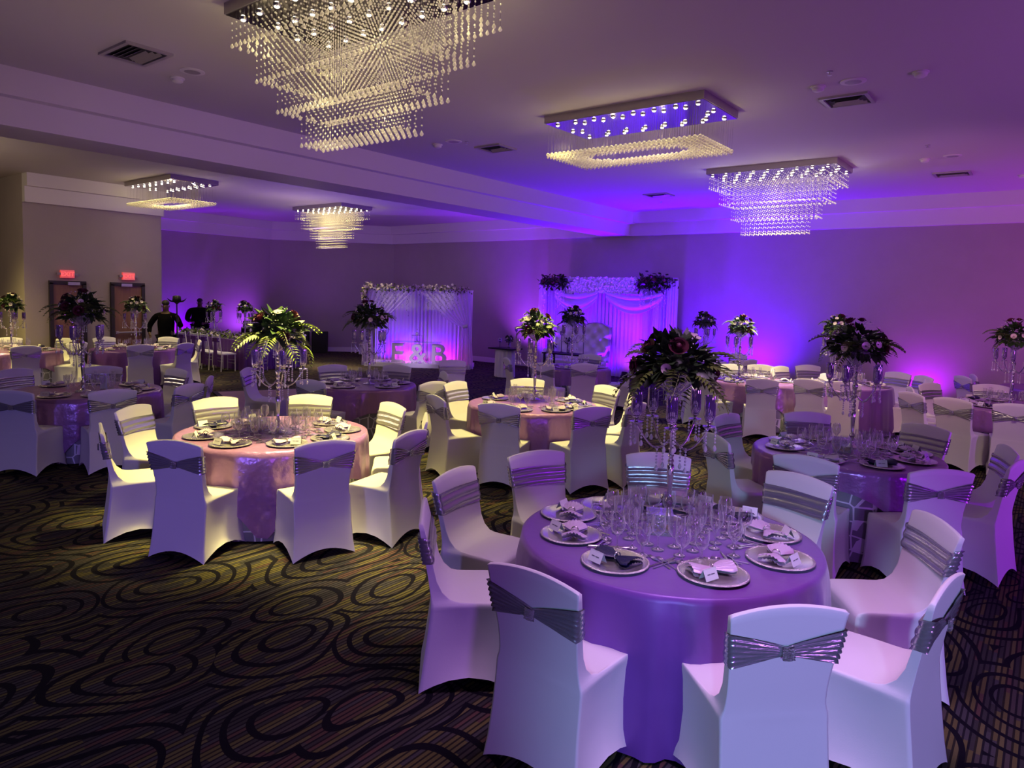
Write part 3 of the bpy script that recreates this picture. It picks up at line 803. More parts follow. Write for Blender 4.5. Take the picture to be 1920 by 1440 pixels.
# key: phrase, centre, radius, overlay (None = one floor-length cloth), cloth material, overlay turn, stand (x, y), bouquet kind, scale
SPEC = {
 'A': ('nearest floor-length lilac table', (-1.66, 3.62), .83, None, 'lilac', 0, (-1.80, 3.93), 0, 1.),
 'B': ('yellow-lit table with fern bouquet', (-5.72, 3.74), .85, 1.12, 'plum', 6, (-5.66, 3.74), 0, 1.),
 'C': ('table right behind the nearest one', (-1.43, 6.84), .78, .90, 'plum', -85, (-1.44, 7.12), 2, 1.),
 'D': ('middle table of the hall', (-5.08, 6.98), .79, 1.06, 'plum', -9, (-5.27, 7.27), 1, 1.),
 'E': ('table facing the letter display', (-7.88, 6.65), .72, .98, 'plum', -119, (-7.80, 6.66), 2, 1.),
 'F': ('left table with the number card', (-9.63, 3.60), .84, 1.10, 'plum', 2, (-9.52, 3.52), 2, 1.05),
 'G': ('table beside the throne sofa', (-7.30, 11.40), .66, .90, 'plum', 20, (-7.58, 11.70), 1, 1.),
 'H': ('table behind the nearest bouquet', (-3.98, 11.95), .72, 1.0, 'plum', 30, (-4.28, 11.95), 1, .95),
 'I': ('pink floor-length table near far wall', (-2.72, 12.80), .70, None, 'lilac', 0, (-3.0, 13.15), 1, 1.),
 'J': ('table at the right edge', (-.45, 11.95), .72, .98, 'plum', -100, (-.42, 12.15), 2, 1.),
 'K': ('table at the far left edge', (-16.2, 4.75), .80, 1.05, 'plum', 10, (-16.2, 4.72), 1, .95),
 'L': ('violet table before the exit doors', (-15.5, 6.75), .84, None, 'violet', 0, (-15.55, 6.80), 1, .95),
 'M': ('hindmost table by the right edge', (.05, 15.2), .75, 1.0, 'plum', 0, None, 1, 1.),
 'N': ('far table under the violet wall glow', (-6.05, 14.6), .75, 1.0, 'plum', 0, (-6.05, 14.62), 1, .95),
}
CH = {
 'A': [(-2.68, 2.68), (-3.1, 3.39), (-3.03, 4.23), (-2.32, 4.84), (-1.31, 4.93), (-.44, 4.46), (-.28, 3.45), (-.73, 2.73), (-1.68, 2.34)],
 'B': [(-6.21, 2.42), (-7.01, 3.03), (-6.94, 3.86), (-6.43, 4.61), (-5.49, 4.92), (-4.74, 4.77), (-4.23, 4.08), (-4.41, 3.34), (-5.2, 2.54)],
 'C': [(-2.28, 5.87), (-2.65, 7.08), (-1.96, 7.73), (-1.0, 7.82), (-.24, 7.25), (-.15, 6.59), (-.57, 5.83), (-1.44, 5.56)],
 'D': [(-5.56, 5.73), (-6.1, 6.89), (-5.71, 7.73), (-4.78, 7.89), (-4.13, 7.66), (-3.66, 7.03), (-3.86, 6.41), (-4.7, 5.86)],
 'E': [(-7.65, 5.62), (-8.92, 6.91), (-8.23, 7.44), (-7.22, 7.63), (-6.47, 6.62)],
 'F': [(-8.81, 2.55), (-8.24, 3.35), (-11.03, 3.23), (-10.65, 4.19), (-9.81, 4.72), (-8.19, 4.2), (-8.73, 4.75)],
 'G': [(-8.14, 10.3), (-7.1, 10.0), (-6.64, 10.64), (-7.6, 12.4), (-6.4, 11.9)],
 'H': [(-3.49, 10.78), (-4.47, 10.9), (-5.05, 11.35), (-5.2, 12.2), (-4.79, 12.9), (-4.35, 13.3), (-3.2, 12.45)],
 'I': [(-2.96, 11.35), (-2.48, 11.48), (-1.7, 12.95), (-2.15, 14.05), (-1.7, 13.7), (-4.0, 13.3), (-3.7, 14.05), (-3.9, 12.55)],
 'J': [(-1.49, 10.86), (-1.6, 11.58), (-.98, 10.62), (-1.3, 12.4), (-.72, 13.1), (-.31, 10.64), (.35, 11.2)],
 'K': [(-15.06, 4.6), (-15.5, 5.6), (-16.7, 5.8), (-17.3, 5.0), (-17.2, 4.2), (-15.7, 3.8)],
 'L': [(-14.4, 6.37), (-16.78, 6.65), (-16.2, 7.8), (-14.3, 7.25), (-15.05, 7.85), (-15.3, 5.6)],
 'M': [(-1.2, 14.3), (-.95, 14.9)],
 'N': [(-5.17, 14.38), (-5.0, 13.95), (-6.1, 13.5), (-5.7, 15.6)],
}
# plates measured on the three nearest tables (others get one before each chair)
PL = {
 'A': [(-2.29, 3.56, 0), (-2.07, 3.25, 0), (-2.2, 3.88, 0), (-1.68, 3.06, 1), (-1.24, 3.25, 0), (-1.05, 3.68, 0), (-1.22, 4.05, 0), (-1.50, 4.24, 1), (-1.97, 4.18, 0), (-1.78, 4.26, 0)],
 'B': [(-6.30, 3.46, 1), (-5.93, 3.16, 0), (-5.48, 3.16, 0), (-5.16, 3.5, 0), (-5.09, 3.90, 1), (-5.32, 4.22, 0), (-5.70, 4.36, 0), (-6.28, 3.82, 0)],
 'C': [(-1.90, 6.60, 0), (-1.98, 6.95, 0), (-1.80, 7.30, 0), (-1.49, 6.30, 0), (-1.06, 6.45, 1), (-.88, 6.86, 0), (-.93, 7.20, 0), (-1.15, 7.34, 0)],
}
def clock(C, p, used):
    w = Vector((-C[0], -C[1])).normalized(); s = Vector((p[0]-C[0], p[1]-C[1]))
    a = math.degrees(math.atan2(w.x*s.y-w.y*s.x, w.dot(s))); h = (6-a/30) % 12
    for k in sorted(range(12), key=lambda q: min(abs(q-h), 12-abs(q-h))):
        if k not in used: used.add(k); return HOURS[k] if False else HOURS[k]
for key, (ph, C, R, half, mat, turn, stand, bk, bs) in SPEC.items():
    seed = ord(key)
    if half is None:
        tag(obj('tablecloth', skirt_cloth(R, 21 if key == 'A' else 16, .034, seed), mat, angle=None, loc=(C[0], C[1], 0)), ('smooth lilac' if key == 'A' else 'pink lilac' if key == 'I' else 'violet')+' floor-length round cloth covering the '+ph, 'tablecloth')
        zt = .761
    else:
        tag(obj('silver_undercloth', skirt_cloth(R-.022, 16, .014, seed+2, flare=.008), 'lattice', angle=None, loc=(C[0], C[1], 0)), 'silver lattice undercloth reaching the floor at the '+ph, 'tablecloth', 'silver lattice undercloths')
        tag(obj('lilac_overlay', square_overlay(R, half+.05, math.radians(turn), 23, .042, seed), mat, angle=None, loc=(C[0], C[1], 0)), 'crinkled lilac satin overlay draped on the '+ph, 'tablecloth', 'lilac satin overlays')
        zt = .769
    used = set(); seats = []
    for (x, y) in CH[key]:
        d = Vector((C[0]-x, C[1]-y)); r = d.length; u = d/r; r = min(max(r, R+.44), 1.6)
        px = C[0]-u.x*r; py = C[1]-u.y*r
        hr = clock(C, (px, py), used); seats.append((u, hr))
        CHAIR.put((px+u.x*.29, py+u.y*.29, 0), math.atan2(-u.x, u.y), 'white covered chair, %s o\'clock at the %s' % (hr, ph), 'chairs at the '+ph)
    near = key in 'ABC'
    if near: pls = PL[key]
    elif key == 'M': pls = []
    else:
        rp = random.Random(seed); pls = [(C[0]-u.x*(R-.22), C[1]-u.y*(R-.22), 1 if rp.random() < .18 else 0) for u, _ in seats]
        if key in 'DEGHIJ':                       # add settings on the open arcs
            for k in range(12):
                a = k*PI/5; q = (C[0]+math.cos(a)*(R-.22), C[1]+math.sin(a)*(R-.22), 0)
                if all(math.hypot(q[0]-p[0], q[1]-p[1]) > .40 for p in pls): pls.append(q)
    usedp = set(); rr = random.Random(seed+5)
    for (x, y, navy) in pls:
        d = Vector((C[0]-x, C[1]-y)); r = d.length; u = d/r; r = min(r, R-.19); x = C[0]-u.x*r; y = C[1]-u.y*r
        hr = clock(C, (x, y), usedp); rz = math.atan2(-u.x, u.y)
        CHARGER.put((x, y, zt), rz, 'silver charger plate, %s o\'clock on the %s' % (hr, ph), 'silver charger plates')
        NAPK[navy].put((x+u.x*.02, y+u.y*.02, zt+.015), rz+rr.uniform(-.35, .35)+(PI/2 if not near and rr.random() < .2 else 0), '%s bow napkin, %s o\'clock on the %s' % ('navy' if navy else 'lilac', hr, ph), 'bow napkins on the chargers')
        s = -1 if rr.random() < .6 else 1
        CARD.put((x-u.x*.075+u.y*s*.06, y-u.y*.075-u.x*s*.06, zt+.017), rz+rr.uniform(-.5, .5), 'white folded name card, %s o\'clock on the %s' % (hr, ph), 'folded name cards')
        v = Vector((-u.y, u.x))
        def at(rad, side): return (C[0]-u.x*rad+v.x*side, C[1]-u.y*rad+v.y*side, zt)
        gs = (('flute', 'champagne flute', .30, .05), ('wine', 'wine glass', .25, -.055), ('goblet', 'water goblet', .355, -.035))
        if near: gs = gs+(('wine', 'wine glass', .40, .085), ('goblet', 'water goblet', .19, .03))
        for nm, word, rad, sd in (gs if near or key in 'DEF' else gs[:2]):
            q = at(rad*R/.84+rr.uniform(-.02, .02), sd+rr.uniform(-.015, .015))
            if stand and math.hypot(q[0]-stand[0], q[1]-stand[1]) < .10: continue
            if key in 'AC' and math.hypot(q[0]-C[0]+.05, q[1]-C[1]-.06) < .13: continue
            o = place(GL[nm].name.split('.')[0], GL[nm], None, q, rr.uniform(0, 6)); tag(o, 'clear stemmed %s among the glasses on the %s' % (word, ph), 'glass', '%ss on the %s' % (word, ph))
        if near:
            for nm, word, rad, sd in (('fork', 'dinner fork', .50, .155), ('fork', 'dinner fork', .47, .185), ('knife', 'table knife', .49, -.155), ('spoon', 'dessert spoon', .50, -.18)):
                q = at(rad*R/.84, sd*R/.84); o = place(CUT[nm].name.split('.')[0], CUT[nm], None, q, math.atan2(-u.x, u.y)+PI+(sd*1.1)+PI); tag(o, 'polished %s laid on the %s' % (word, ph), 'cutlery', '%ss on the %s' % (word, ph))
    if stand:
        rs = random.Random(seed+9)
        STAND.put((stand[0], stand[1], zt), rs.uniform(0, 1.2), 'tall silver candelabra stand with crystal drops on the '+ph, 'candelabra stands', bs)
        BQ[bk].put((stand[0], stand[1], zt+.865*bs), rs.uniform(0, 6), 'dark fern, rose and anemone bouquet raised above the '+ph, 'raised bouquets', bs)
CUBE.put((-1.73, 3.66, .761), .5, 'square glass vase with gold pebbles on the nearest table', 'glass cube vases')
CUBE.put((-1.46, 6.84, .769), .2, 'square glass vase with a ball on the table right behind the nearest', 'glass cube vases')
CUBE.put((-5.85, 3.66, .769), .4, 'square glass vase on the yellow-lit table with fern bouquet', 'glass cube vases')
# loose chairs standing away from the tables
for (x, y, rz, lab) in ((-9.14, 5.84, -.9, 'white covered chair alone beside the dance floor, behind the fern bouquet stand'), (-8.2, 8.9, -2.3, 'white covered chair standing alone behind the middle table, only its top showing')):
    CHAIR.put((x, y, 0), rz, lab, 'chairs standing alone')
# number card on the left table
t = thing('table_number_card', 'cream table number card standing on the left table', 'card', (-9.42, 3.72, .769), .55)
mb = MB(); mb.box((0, 0, .10), (.10, .004, .17)); obj('card_face', mb, 'card', t, False)
mb = MB(); mb.box((0, .02, .008), (.08, .06, .016)); obj('card_foot', mb, 'silver', t, False)
# raised dance floor
t = thing('dance_floor', 'low brown dance floor with dark edges in front of the cake table', 'dance floor', (0, 0, 0))
V = [(-13.15, 7.25), (-10.05, 6.1), (-9.0, 8.4), (-12.1, 9.6)]
mb = MB(); mb.add([(x, y, .035) for x, y in V]+[(x, y, 0) for x, y in V], [(0, 1, 2, 3), (0, 4, 5, 1), (1, 5, 6, 2), (2, 6, 7, 3), (3, 7, 4, 0)]); obj('deck', mb, 'dance', t, False)
mb = MB(); cx = sum(p[0] for p in V)/4; cy = sum(p[1] for p in V)/4
for i in range(4):
    a = V[i]; b_ = V[(i+1) % 4]; L = math.hypot(b_[0]-a[0], b_[1]-a[1]); m = ((a[0]+b_[0])/2, (a[1]+b_[1])/2)
    mb.box((m[0], m[1], .019), (L, .09, .038), math.atan2(b_[1]-a[1], b_[0]-a[0]))
obj('edge_ramp', mb, 'black', t, False)
# ------------------------------------------------------------------ curtains
def pleats(L, z0, z1, n, amp, seed=0, flare=0.):
    mb = MB()
    def fn(u, v):
        ph = 2*PI*n*u+seed; a = amp*(.6+.4*math.sin(5*u*PI+seed))
        return (L*u+.004*math.sin(3*ph), a*math.sin(ph)+.35*a*math.sin(2.3*ph+1)-flare*(1-v), z0+(z1-z0)*v)
    mb.grid(fn, max(24, int(n*9)), 8); return mb
def swag_tied(x0, x1, tx, tz, z1, w=.16, seed=0.):
    """curtain hung from x0..x1 at z1, drawn to a tie at tx,tz, falling to the floor below it"""
    mb = MB()
    def fn(u, v):
        if v < .6:
            t = v/.6; e = t**1.5; sag = .16*math.sin(PI*t)*(u if x1 > tx else 1-u)*.0
            xt = tx+(u-.5)*w*.7; x = x0+(x1-x0)*u; X = x+(xt-x)*(t**.8 if True else t); zz = z1+(tz-z1)*(t+ .22*math.sin(PI*t)*(abs(x-tx)/max(abs(x0-tx), abs(x1-tx))))
            am = .035*(1-.6*t)
            return (X, am*math.sin(2*PI*9*u+seed)-.02, zz)
        t = (v-.6)/.4; X = tx+(u-.5)*w*(.7+1.0*t**.6); return (X, .028*math.sin(2*PI*7*u+seed)-.02, tz*(1-t)+.02*t)
    mb.grid(fn, 70, 26); return mb
def flower_run(mb, pts, n, rn, spread, size, kind):
    lt = leaf_t(size*2, size*.55, size*.4)
    for i in range(n):
        s = rn.random()*(len(pts)-1); k = int(s); f = s-k; p = Vector(pts[k])*(1-f)+Vector(pts[min(k+1, len(pts)-1)])*f
        p = p+Vector((rn.gauss(0, spread), rn.gauss(0, spread), rn.gauss(0, spread)))
        dv = Vector((rn.uniform(-1, 1), rn.uniform(-1.2, .3), rn.uniform(-1, 1))).normalized()
        if kind == 'leaf': mb.tmpl(lt, Matrix.Translation(p) @ orient_y(dv, rn.uniform(-1, 1)))
        else:
            for q in range(5):
                a = 2*PI*q/5; pt = leaf_t(size, size*.4, -size*.25, 2)
                mb.tmpl(pt, Matrix.Translation(p) @ orient(dv) @ Matrix.Rotation(a, 4, 'Z'))
def hang_vine(mb, p, L, rn, size, dens=26):
    lt = leaf_t(size*1.6, size*.5, size*.3, 2)
    for k in range(int(L*dens)):
        z = p[2]-L*k/(L*dens); r = .012+.022*(1-k/(L*dens))
        a = rn.uniform(0, 2*PI); mb.tmpl(lt, Matrix.Translation((p[0]+r*math.cos(a), p[1]+r*math.sin(a), z)) @ orient_y((math.cos(a), math.sin(a), -.9), rn.uniform(-1, 1)))

def chiavari():
    t = thing('chiavari_chair', 'x', 'chair')
    mb = MB(); mb.box((0, 0, .44), (.40, .40, .03)); obj('seat_frame', mb, 'white', t, False)
    mb = MB(); mb.grid(lambda u, v: (.19*(2*u-1), .19*(2*v-1), .458+.03*(math.sin(PI*u)*math.sin(PI*v))**.5), 8, 8); obj('cushion', mb, 'cover', t)
    for x in (-.18, .18):
        mb = MB(); mb.tube([(x, .18, .44), (x, .185, .0)], .014, 8); obj('leg', mb, 'white', t)
        mb = MB(); mb.tube([(x, -.20, .0), (x, -.18, .44), (x*.98, -.235, .92)], .014, 8); mb.ball((x*.98, -.237, .93), .018, 8, 6); obj('leg', mb, 'white', t)
    mb = MB()
    for z, y in ((.90, -.232), (.80, -.222), (.56, -.196)): mb.tube([(-.18, y, z), (0, y-.015, z), (.18, y, z)], .010, 6)
    for k in range(5): mb.tube([(-.11+.055*k, -.20, .57), (-.11+.055*k, -.232, .90)], .007, 6)
    obj('back_frame', mb, 'white', t)
    mb = MB()
    for z in (.2, .28): mb.tube([(-.18, .183, z), (.18, .183, z)], .008, 6)
    obj('stretcher', mb, 'white', t)
    mb = MB(); mb.grid(lambda u, v: (.10*(2*u-1)*(.5+.7*v)+.01, -.255-.012*math.sin(6*PI*u), .78-.62*v), 16, 8); mb.box((0, -.235, .80), (.24, .05, .10)); obj('chair_sash', mb, 'violet', t)
    return t
CHI = Once(chiavari())

# ------------------------------------------------------------------ long head table in the recess
hx0, hx1, hy0, hy1 = -20.2, -16.2, 9.75, 11.35
def head_cloth():
    mb = MB(); per = [(hx0, hy0), (hx1, hy0), (hx1, hy1), (hx0, hy1)]; L = [hx1-hx0, hy1-hy0]*2; tot = sum(L)
    def pt(u):
        s = u*tot
        for i in range(4):
            if s <= L[i] or i == 3:
                a = per[i]; b_ = per[(i+1) % 4]; f = min(1, s/L[i]); n = ((0, -1), (1, 0), (0, 1), (-1, 0))[i]
                return a[0]+(b_[0]-a[0])*f, a[1]+(b_[1]-a[1])*f, n
            s -= L[i]
    def fn(u, v):
        x, y, n = pt(u); w = .03*math.sin(2*PI*60*u)*(1-v)+.02*(1-v); return (x+n[0]*w, y+n[1]*w, .012+.75*v)
    mb.grid(fn, 480, 5); mb.add([(x, y, .762) for x, y in per], [(0, 1, 2, 3)]); return mb
tag(obj('head_tablecloth', head_cloth(), 'violet', angle=None), 'purple pleated cloth over the long head table in the recess', 'tablecloth')
rn = random.Random(4)
t = thing('flower_runner', 'green and white flower garland along the long head table', 'garland', ((hx0+hx1)/2, hy0+.3, .765))
ln = [(-1.9, 0, .05), (1.9, 0, .05)]
mb = MB(); flower_run(mb, ln, 420, rn, .06, .05, 'leaf'); obj('leaves', mb, 'fern', t, angle=None)
mb = MB(); flower_run(mb, [(-1.9, -.03, .09), (1.9, -.03, .09)], 70, rn, .05, .055, 'flower'); obj('white_blooms', mb, 'ivorypetal', t, angle=None)
pos = [(-16.6, 9.42), (-17.15, 9.40), (-17.7, 9.42), (-18.3, 9.4), (-18.9, 9.42), (-19.5, 9.41), (-20.0, 9.4)]
for i, (x, y) in enumerate(pos): CHI.put((x, y, 0), rn.uniform(-.08, .08), 'white spindle chair, %s from the right on the near side of the head table' % ('first', 'second', 'third', 'fourth', 'fifth', 'sixth', 'seventh')[i], 'spindle chairs at the head table')
for i, (x, y) in enumerate(((-15.85, 10.1), (-15.85, 10.95))): CHI.put((x, y, 0), PI/2, 'white spindle chair at the right end of the head table, %s one' % ('nearer', 'farther')[i], 'spindle chairs at the head table')
for i, (x, y) in enumerate(((-17.0, 11.7), (-18.0, 11.72), (-19.0, 11.7))): CHI.put((x, y, 0), PI, 'white spindle chair behind the head table, %s from the right' % ('first', 'second', 'third')[i], 'spindle chairs at the head table')
for i, (x, y, lab) in enumerate(((-18.35, 10.12, 'left'), (-17.62, 10.6, 'right'))):
    STAND.put((x, y, .764), i, 'silver candelabra stand on the long head table, %s of two' % lab, 'candelabra stands', .86); BQ[1].put((x, y, .764+.865*.86), i*2., 'rose and anemone bouquet above the long head table, %s of two' % lab, 'raised bouquets', .86)
for i in range(8):
    x = hx0+.35+i*.5
    CHARGER.put((x, hy0+.2, .764), 0, 'silver charger plate on the near side of the head table', 'chargers on the head table')
    for nm, dx in (('flute', .1), ('wine', -.1)):
        o = place(GL[nm].name, GL[nm], None, (x+dx, hy0+.48, .764)); tag(o, 'clear stemmed %s on the long head table' % ('champagne flute' if nm == 'flute' else 'wine glass'), 'glass', nm+' glasses on the head table')
# equipment case on its table, loudspeakers
t = thing('equipment_case', 'violet-lit equipment case with a pale slot behind the head table', 'case', (-19.9, 12.4, .0), .9)
mb = MB(); mb.box((0, 0, .45), (.9, .5, .9)); obj('cabinet', mb, 'black', t, False)
mb = MB(); mb.box((0, 0, 1.0), (.8, .45, .2)); obj('case_body', mb, 'blackmetal', t, False)
mb = MB()
for z in (.94, 1.06): mb.box((0, -.23, z), (.7, .012, .03))
for s in (-1, 1): mb.box((s*.335, -.23, 1.0), (.03, .012, .12))
obj('slot_trim', mb, 'white', t, False)
for i, (x, y, w) in enumerate(((-20.0, 14.15, .42), (-19.72, 14.65, .5))):
    t = thing('loudspeaker', 'black loudspeaker cabinet on the floor by the corner wall, %s of two' % ('left' if i == 0 else 'right'), 'speaker', (x, y, 0), ang, 'black loudspeakers')
    mb = MB(); mb.box((0, 0, .36), (w, .42, .72)); obj('cabinet', mb, 'black', t, False)
    mb = MB(); mb.box((0, -.215, .36), (w-.05, .012, .66)); obj('grille', mb, 'blackmetal', t, False)

# ------------------------------------------------------------------ letter and cake display
B0 = Vector((-15.45, 13.06)); B1 = Vector((-12.98, 14.69)); BL = (B1-B0).length; BA = math.atan2(B1.y-B0.y, B1.x-B0.x)
def dloc(x, y, z=0): c_, s_ = math.cos(BA), math.sin(BA); return (B0.x+x*c_-y*s_, B0.y+x*s_+y*c_, z)
t = thing('display_backdrop', 'white draped backdrop with flower garland behind the white letters', 'backdrop', dloc(0, 0), BA)
obj('back_curtain', pleats(BL-.1, .04, 2.2, 26, .03, 0), 'sheer', t, angle=None, loc=(.05, .75, 0))
obj('tied_curtain', swag_tied(.0, 1.45, .06, 1.22, 2.2, .22, 0), 'sheerthin', t, angle=None)
obj('tied_curtain', swag_tied(1.45, BL, BL-.10, 1.20, 2.2, .28, 1), 'sheerthin', t, angle=None)
mb = MB(); mb.tube([(BL-.17, -.03, 1.2), (BL-.03, -.06, 1.24)], .05, 8); obj('tie_back', mb, 'sheer', t)
mb = MB(); mb.tube([(.0, .02, 1.22), (.13, -.05, 1.24)], .05, 8); obj('tie_back', mb, 'sheer', t)
mb = MB()
for x, y in ((.02, .02), (BL-.02, .02), (.05, .8), (BL-.05, .8)): mb.tube([(x, y, 0), (x, y, 2.24)], .02, 8)
for y in (.02, .8): mb.tube([(.02, y, 2.22), (BL-.02, y, 2.22)], .02, 8)
obj('pipe_frame', mb, 'white', t)
rn = random.Random(8)
top = [(-.03, -.02, 1.75), (-.04, -.03, 2.1), (.05, -.04, 2.27), (.8, -.05, 2.24), (1.6, -.05, 2.24), (2.3, -.05, 2.25), (BL-.02, -.04, 2.22)]
mb = MB(); flower_run(mb, top, 700, rn, .045, .035, 'leaf'); obj('garland_leaves', mb, 'fern', t, angle=None)
mb = MB(); flower_run(mb, [(p[0], p[1]-.05, p[2]+.02) for p in top], 260, rn, .045, .042, 'flower'); obj('garland_blooms', mb, 'ivorypetal', t, angle=None)
mb = MB(); m2 = MB()
for i in range(40):
    x = rn.uniform(.05, BL-.1); hang_vine(mb if rn.random() < .6 else m2, (x, -.07, 2.18), rn.uniform(.25, .75), rn, .022)
obj('dark_wisteria', mb, 'seed', t, angle=None); obj('white_wisteria', m2, 'whitepetal', t, angle=None)
t = thing('display_platform', 'low white platform under the letters and draped backdrop', 'platform', dloc(0, 0), BA)
mb = MB(); mb.box((BL/2, .42, .06), (BL+.1, .9, .118)); obj('deck', mb, 'white', t, False)
rn = random.Random(9); mb = MB(); flower_run(mb, [(.1, .05, .13), (BL-.5, .05, .13)], 120, rn, .03, .03, 'flower'); obj('petal_edging', mb, 'whitepetal', t, angle=None)
for ch_, x, sz in (('E', .86, 'white marquee letter E at the left of the display'), ('&', 1.46, 'white marquee ampersand sign between the two letters'), ('B', 2.06, 'white marquee letter B at the right of the display')):
    t = thing('marquee_letter', sz, 'letter', dloc(x, .22, .12), BA, 'marquee letters on the platform')
    me = upright(text_mesh(ch_, .86, .14, 'letter_body')); me.transform(Matrix.Diagonal((.95, 1, .93, 1))); me.materials.append(M['white']); place('letter_body', me, t)
tag(obj('glass_tabletop', (lambda m: m.box((0, 0, 0), (1.35, .5, .016)) or m)(MB()), 'block', None, False, loc=dloc(1.42, .22, .722), rz=BA), 'thin glass tabletop resting on the white letters', 'tabletop')
for i, (x, y, z, s_, l) in enumerate(((1.35, .3, .732, .5, 'on the glass tabletop above the ampersand'), (2.15, .45, .732, .42, 'on the glass tabletop above the letter B'))):
    STAND.put(dloc(x, y, z), i, 'small crystal candelabra '+l, 'candelabra stands', s_) if False else None
t = thing('crystal_candle_stand', 'white three-branch candle stand with tall candles left of the letters', 'candle holder', dloc(.45, .3, .12), BA)
mb = MB(); mb.lathe([(.0, 0), (.09, 0), (.09, .012), (.012, .03), (.010, .85)], 14, cap=False)
for k in (-1, 0, 1): mb.tube([(0, 0, .75), (.06*k, 0, .78), (.12*k, 0, .86), (.12*k, 0, .95)], .008, 6)
obj('branches', mb, 'silver', t)
for k in (-1, 0, 1):
    mb = MB(); mb.lathe([(.014, .95), (.014, 1.25), (.004, 1.262), (0, 1.264)], 10, cap=False, c=(.12*k, 0, 0)); obj('candle', mb, 'candle', t)
t = thing('crystal_cake_stand', 'crystal cake stand with hanging drops on the glass tabletop', 'cake stand', dloc(1.42, .25, .731), BA)
mb = MB(); mb.lathe([(.10, 0), (.10, .008), (.015, .03), (.012, .16), (.16, .18), (.16, .19), (0, .19)], 20, cap=False); obj('pedestal', mb, 'silver', t)
mb = MB()
for k in range(14):
    a = 2*PI*k/14
    for q in range(4): mb.ball((.155*math.cos(a), .155*math.sin(a), .17-.025*q), .009, 6, 4)
obj('crystal_fringe', mb, 'crystal', t)
mb = MB(); mb.ball((0, 0, .23), .05, 10, 7); mb.tube([(0, 0, .26), (0, 0, .34)], .006, 6); mb.ball((0, 0, .35), .02, 8, 6); obj('finial', mb, 'crystal', t)

def par_light(label, loc, rz, lens, tilt=.5):
    t = thing('stage_uplight', label, 'uplight', loc, rz, 'floor uplights')
    mb = MB(); mb.lathe([(.07, -.09), (.085, -.06), (.09, .09), (.075, .09)], 20); a = obj('lamp_can', mb, 'black', t); a.location = (0, 0, .14); a.rotation_euler = (tilt, 0, 0)
    mb = MB(); mb.lathe([(.074, .092), (0, .095)], 20, cap=False); o = obj('lens', mb, lens, a)
    mb = MB()
    for s in (-1, 1): mb.box((s*.10, 0, .075), (.012, .03, .15))
    mb.box((0, 0, .008), (.21, .14, .016)); obj('yoke', mb, 'blackmetal', t, False)
    return t
def aim(loc, tgt): return (Vector(tgt)-Vector(loc)).to_track_quat('-Z', 'Y').to_euler()
def spot(name, loc, tgt, power, col, size=90, blend=.6, r=.08):
    l = bpy.data.lights.new(name, 'SPOT'); l.energy = power; l.color = col; l.spot_size = math.radians(size); l.spot_blend = blend; l.shadow_soft_size = r
    o = bpy.data.objects.new(name, l); COL.objects.link(o); o.location = loc; o.rotation_euler = aim(loc, tgt); return o
def area(name, loc, tgt, power, col, sx, sy, spread=180, rz=None):
    l = bpy.data.lights.new(name, 'AREA'); l.energy = power; l.color = col; l.shape = 'RECTANGLE'; l.size = sx; l.size_y = sy; l.spread = math.radians(spread)
    o = bpy.data.objects.new(name, l); COL.objects.link(o); o.location = loc
    o.rotation_euler = aim(loc, tgt) if tgt else (0, 0, 0)
    return o
def point(name, loc, power, col, r=.1):
    l = bpy.data.lights.new(name, 'POINT'); l.energy = power; l.color = col; l.shadow_soft_size = r
    o = bpy.data.objects.new(name, l); COL.objects.link(o); o.location = loc; return o

# ------------------------------------------------------------------ throne stage by the far wall
t = thing('stage_backdrop', 'tall violet-lit curtain backdrop with white flower panel and dark corner flowers', 'backdrop', (-11.58, 16.2, 0), 0)
SL = 4.0
obj('back_curtain', pleats(SL, .02, 2.66, 34, .03, 0), 'sheer', t, angle=None, loc=(0, .28, 0))
for x in (.05, 3.15):
    obj('sequin_curtain', pleats(.8, .02, 2.5, 11, .035, x), 'sequin', t, angle=None, loc=(x, .10, 0))
obj('side_curtain', pleats(.28, .02, 2.6, 4, .04, 1), 'sheer', t, angle=None, loc=(-.12, .0, 0)); obj('side_curtain', pleats(.28, .02, 2.6, 4, .04, 2), 'sheer', t, angle=None, loc=(SL-.14, .0, 0))
for x0, x1 in ((.45, 1.85), (2.1, 3.75)):
    mb = MB()
    mb.grid(lambda u, v: (x0+(x1-x0)*u, -.02-.05*math.sin(PI*v*4)*math.sin(PI*u), 2.3-(.10+.32*v)*math.sin(PI*u)**.8-.16*v+.02*math.sin(PI*8*v)), 30, 26)
    obj('swag', mb, 'sheer', t, angle=None)
mb = MB()
for x in (0, SL): mb.tube([(x, .3, 0), (x, .3, 2.66)], .025, 8)
mb.tube([(0, .3, 2.66), (SL, .3, 2.66)], .025, 8); obj('pipe_frame', mb, 'steel', t)
rn = random.Random(12)
mb = MB(); mb.box((2.0, .03, 2.46), (2.35, .03, .42)); obj('flower_panel', mb, 'white', t, False)
mb = MB()
for i in range(420):
    p = Vector((2.0+rn.uniform(-1.15, 1.15), -.01, 2.46+rn.uniform(-.21, .2))); sz = rn.uniform(.035, .055)
    for q in range(5): mb.tmpl(leaf_t(sz, sz*.45, -sz*.3, 2), Matrix.Translation(p) @ orient((rn.uniform(-.4, .4), -1, rn.uniform(-.4, .4))) @ Matrix.Rotation(2*PI*q/5, 4, 'Z'))
obj('panel_blooms', mb, 'whitepetal', t, angle=None)
mb = MB(); m2 = MB(); m3 = MB()
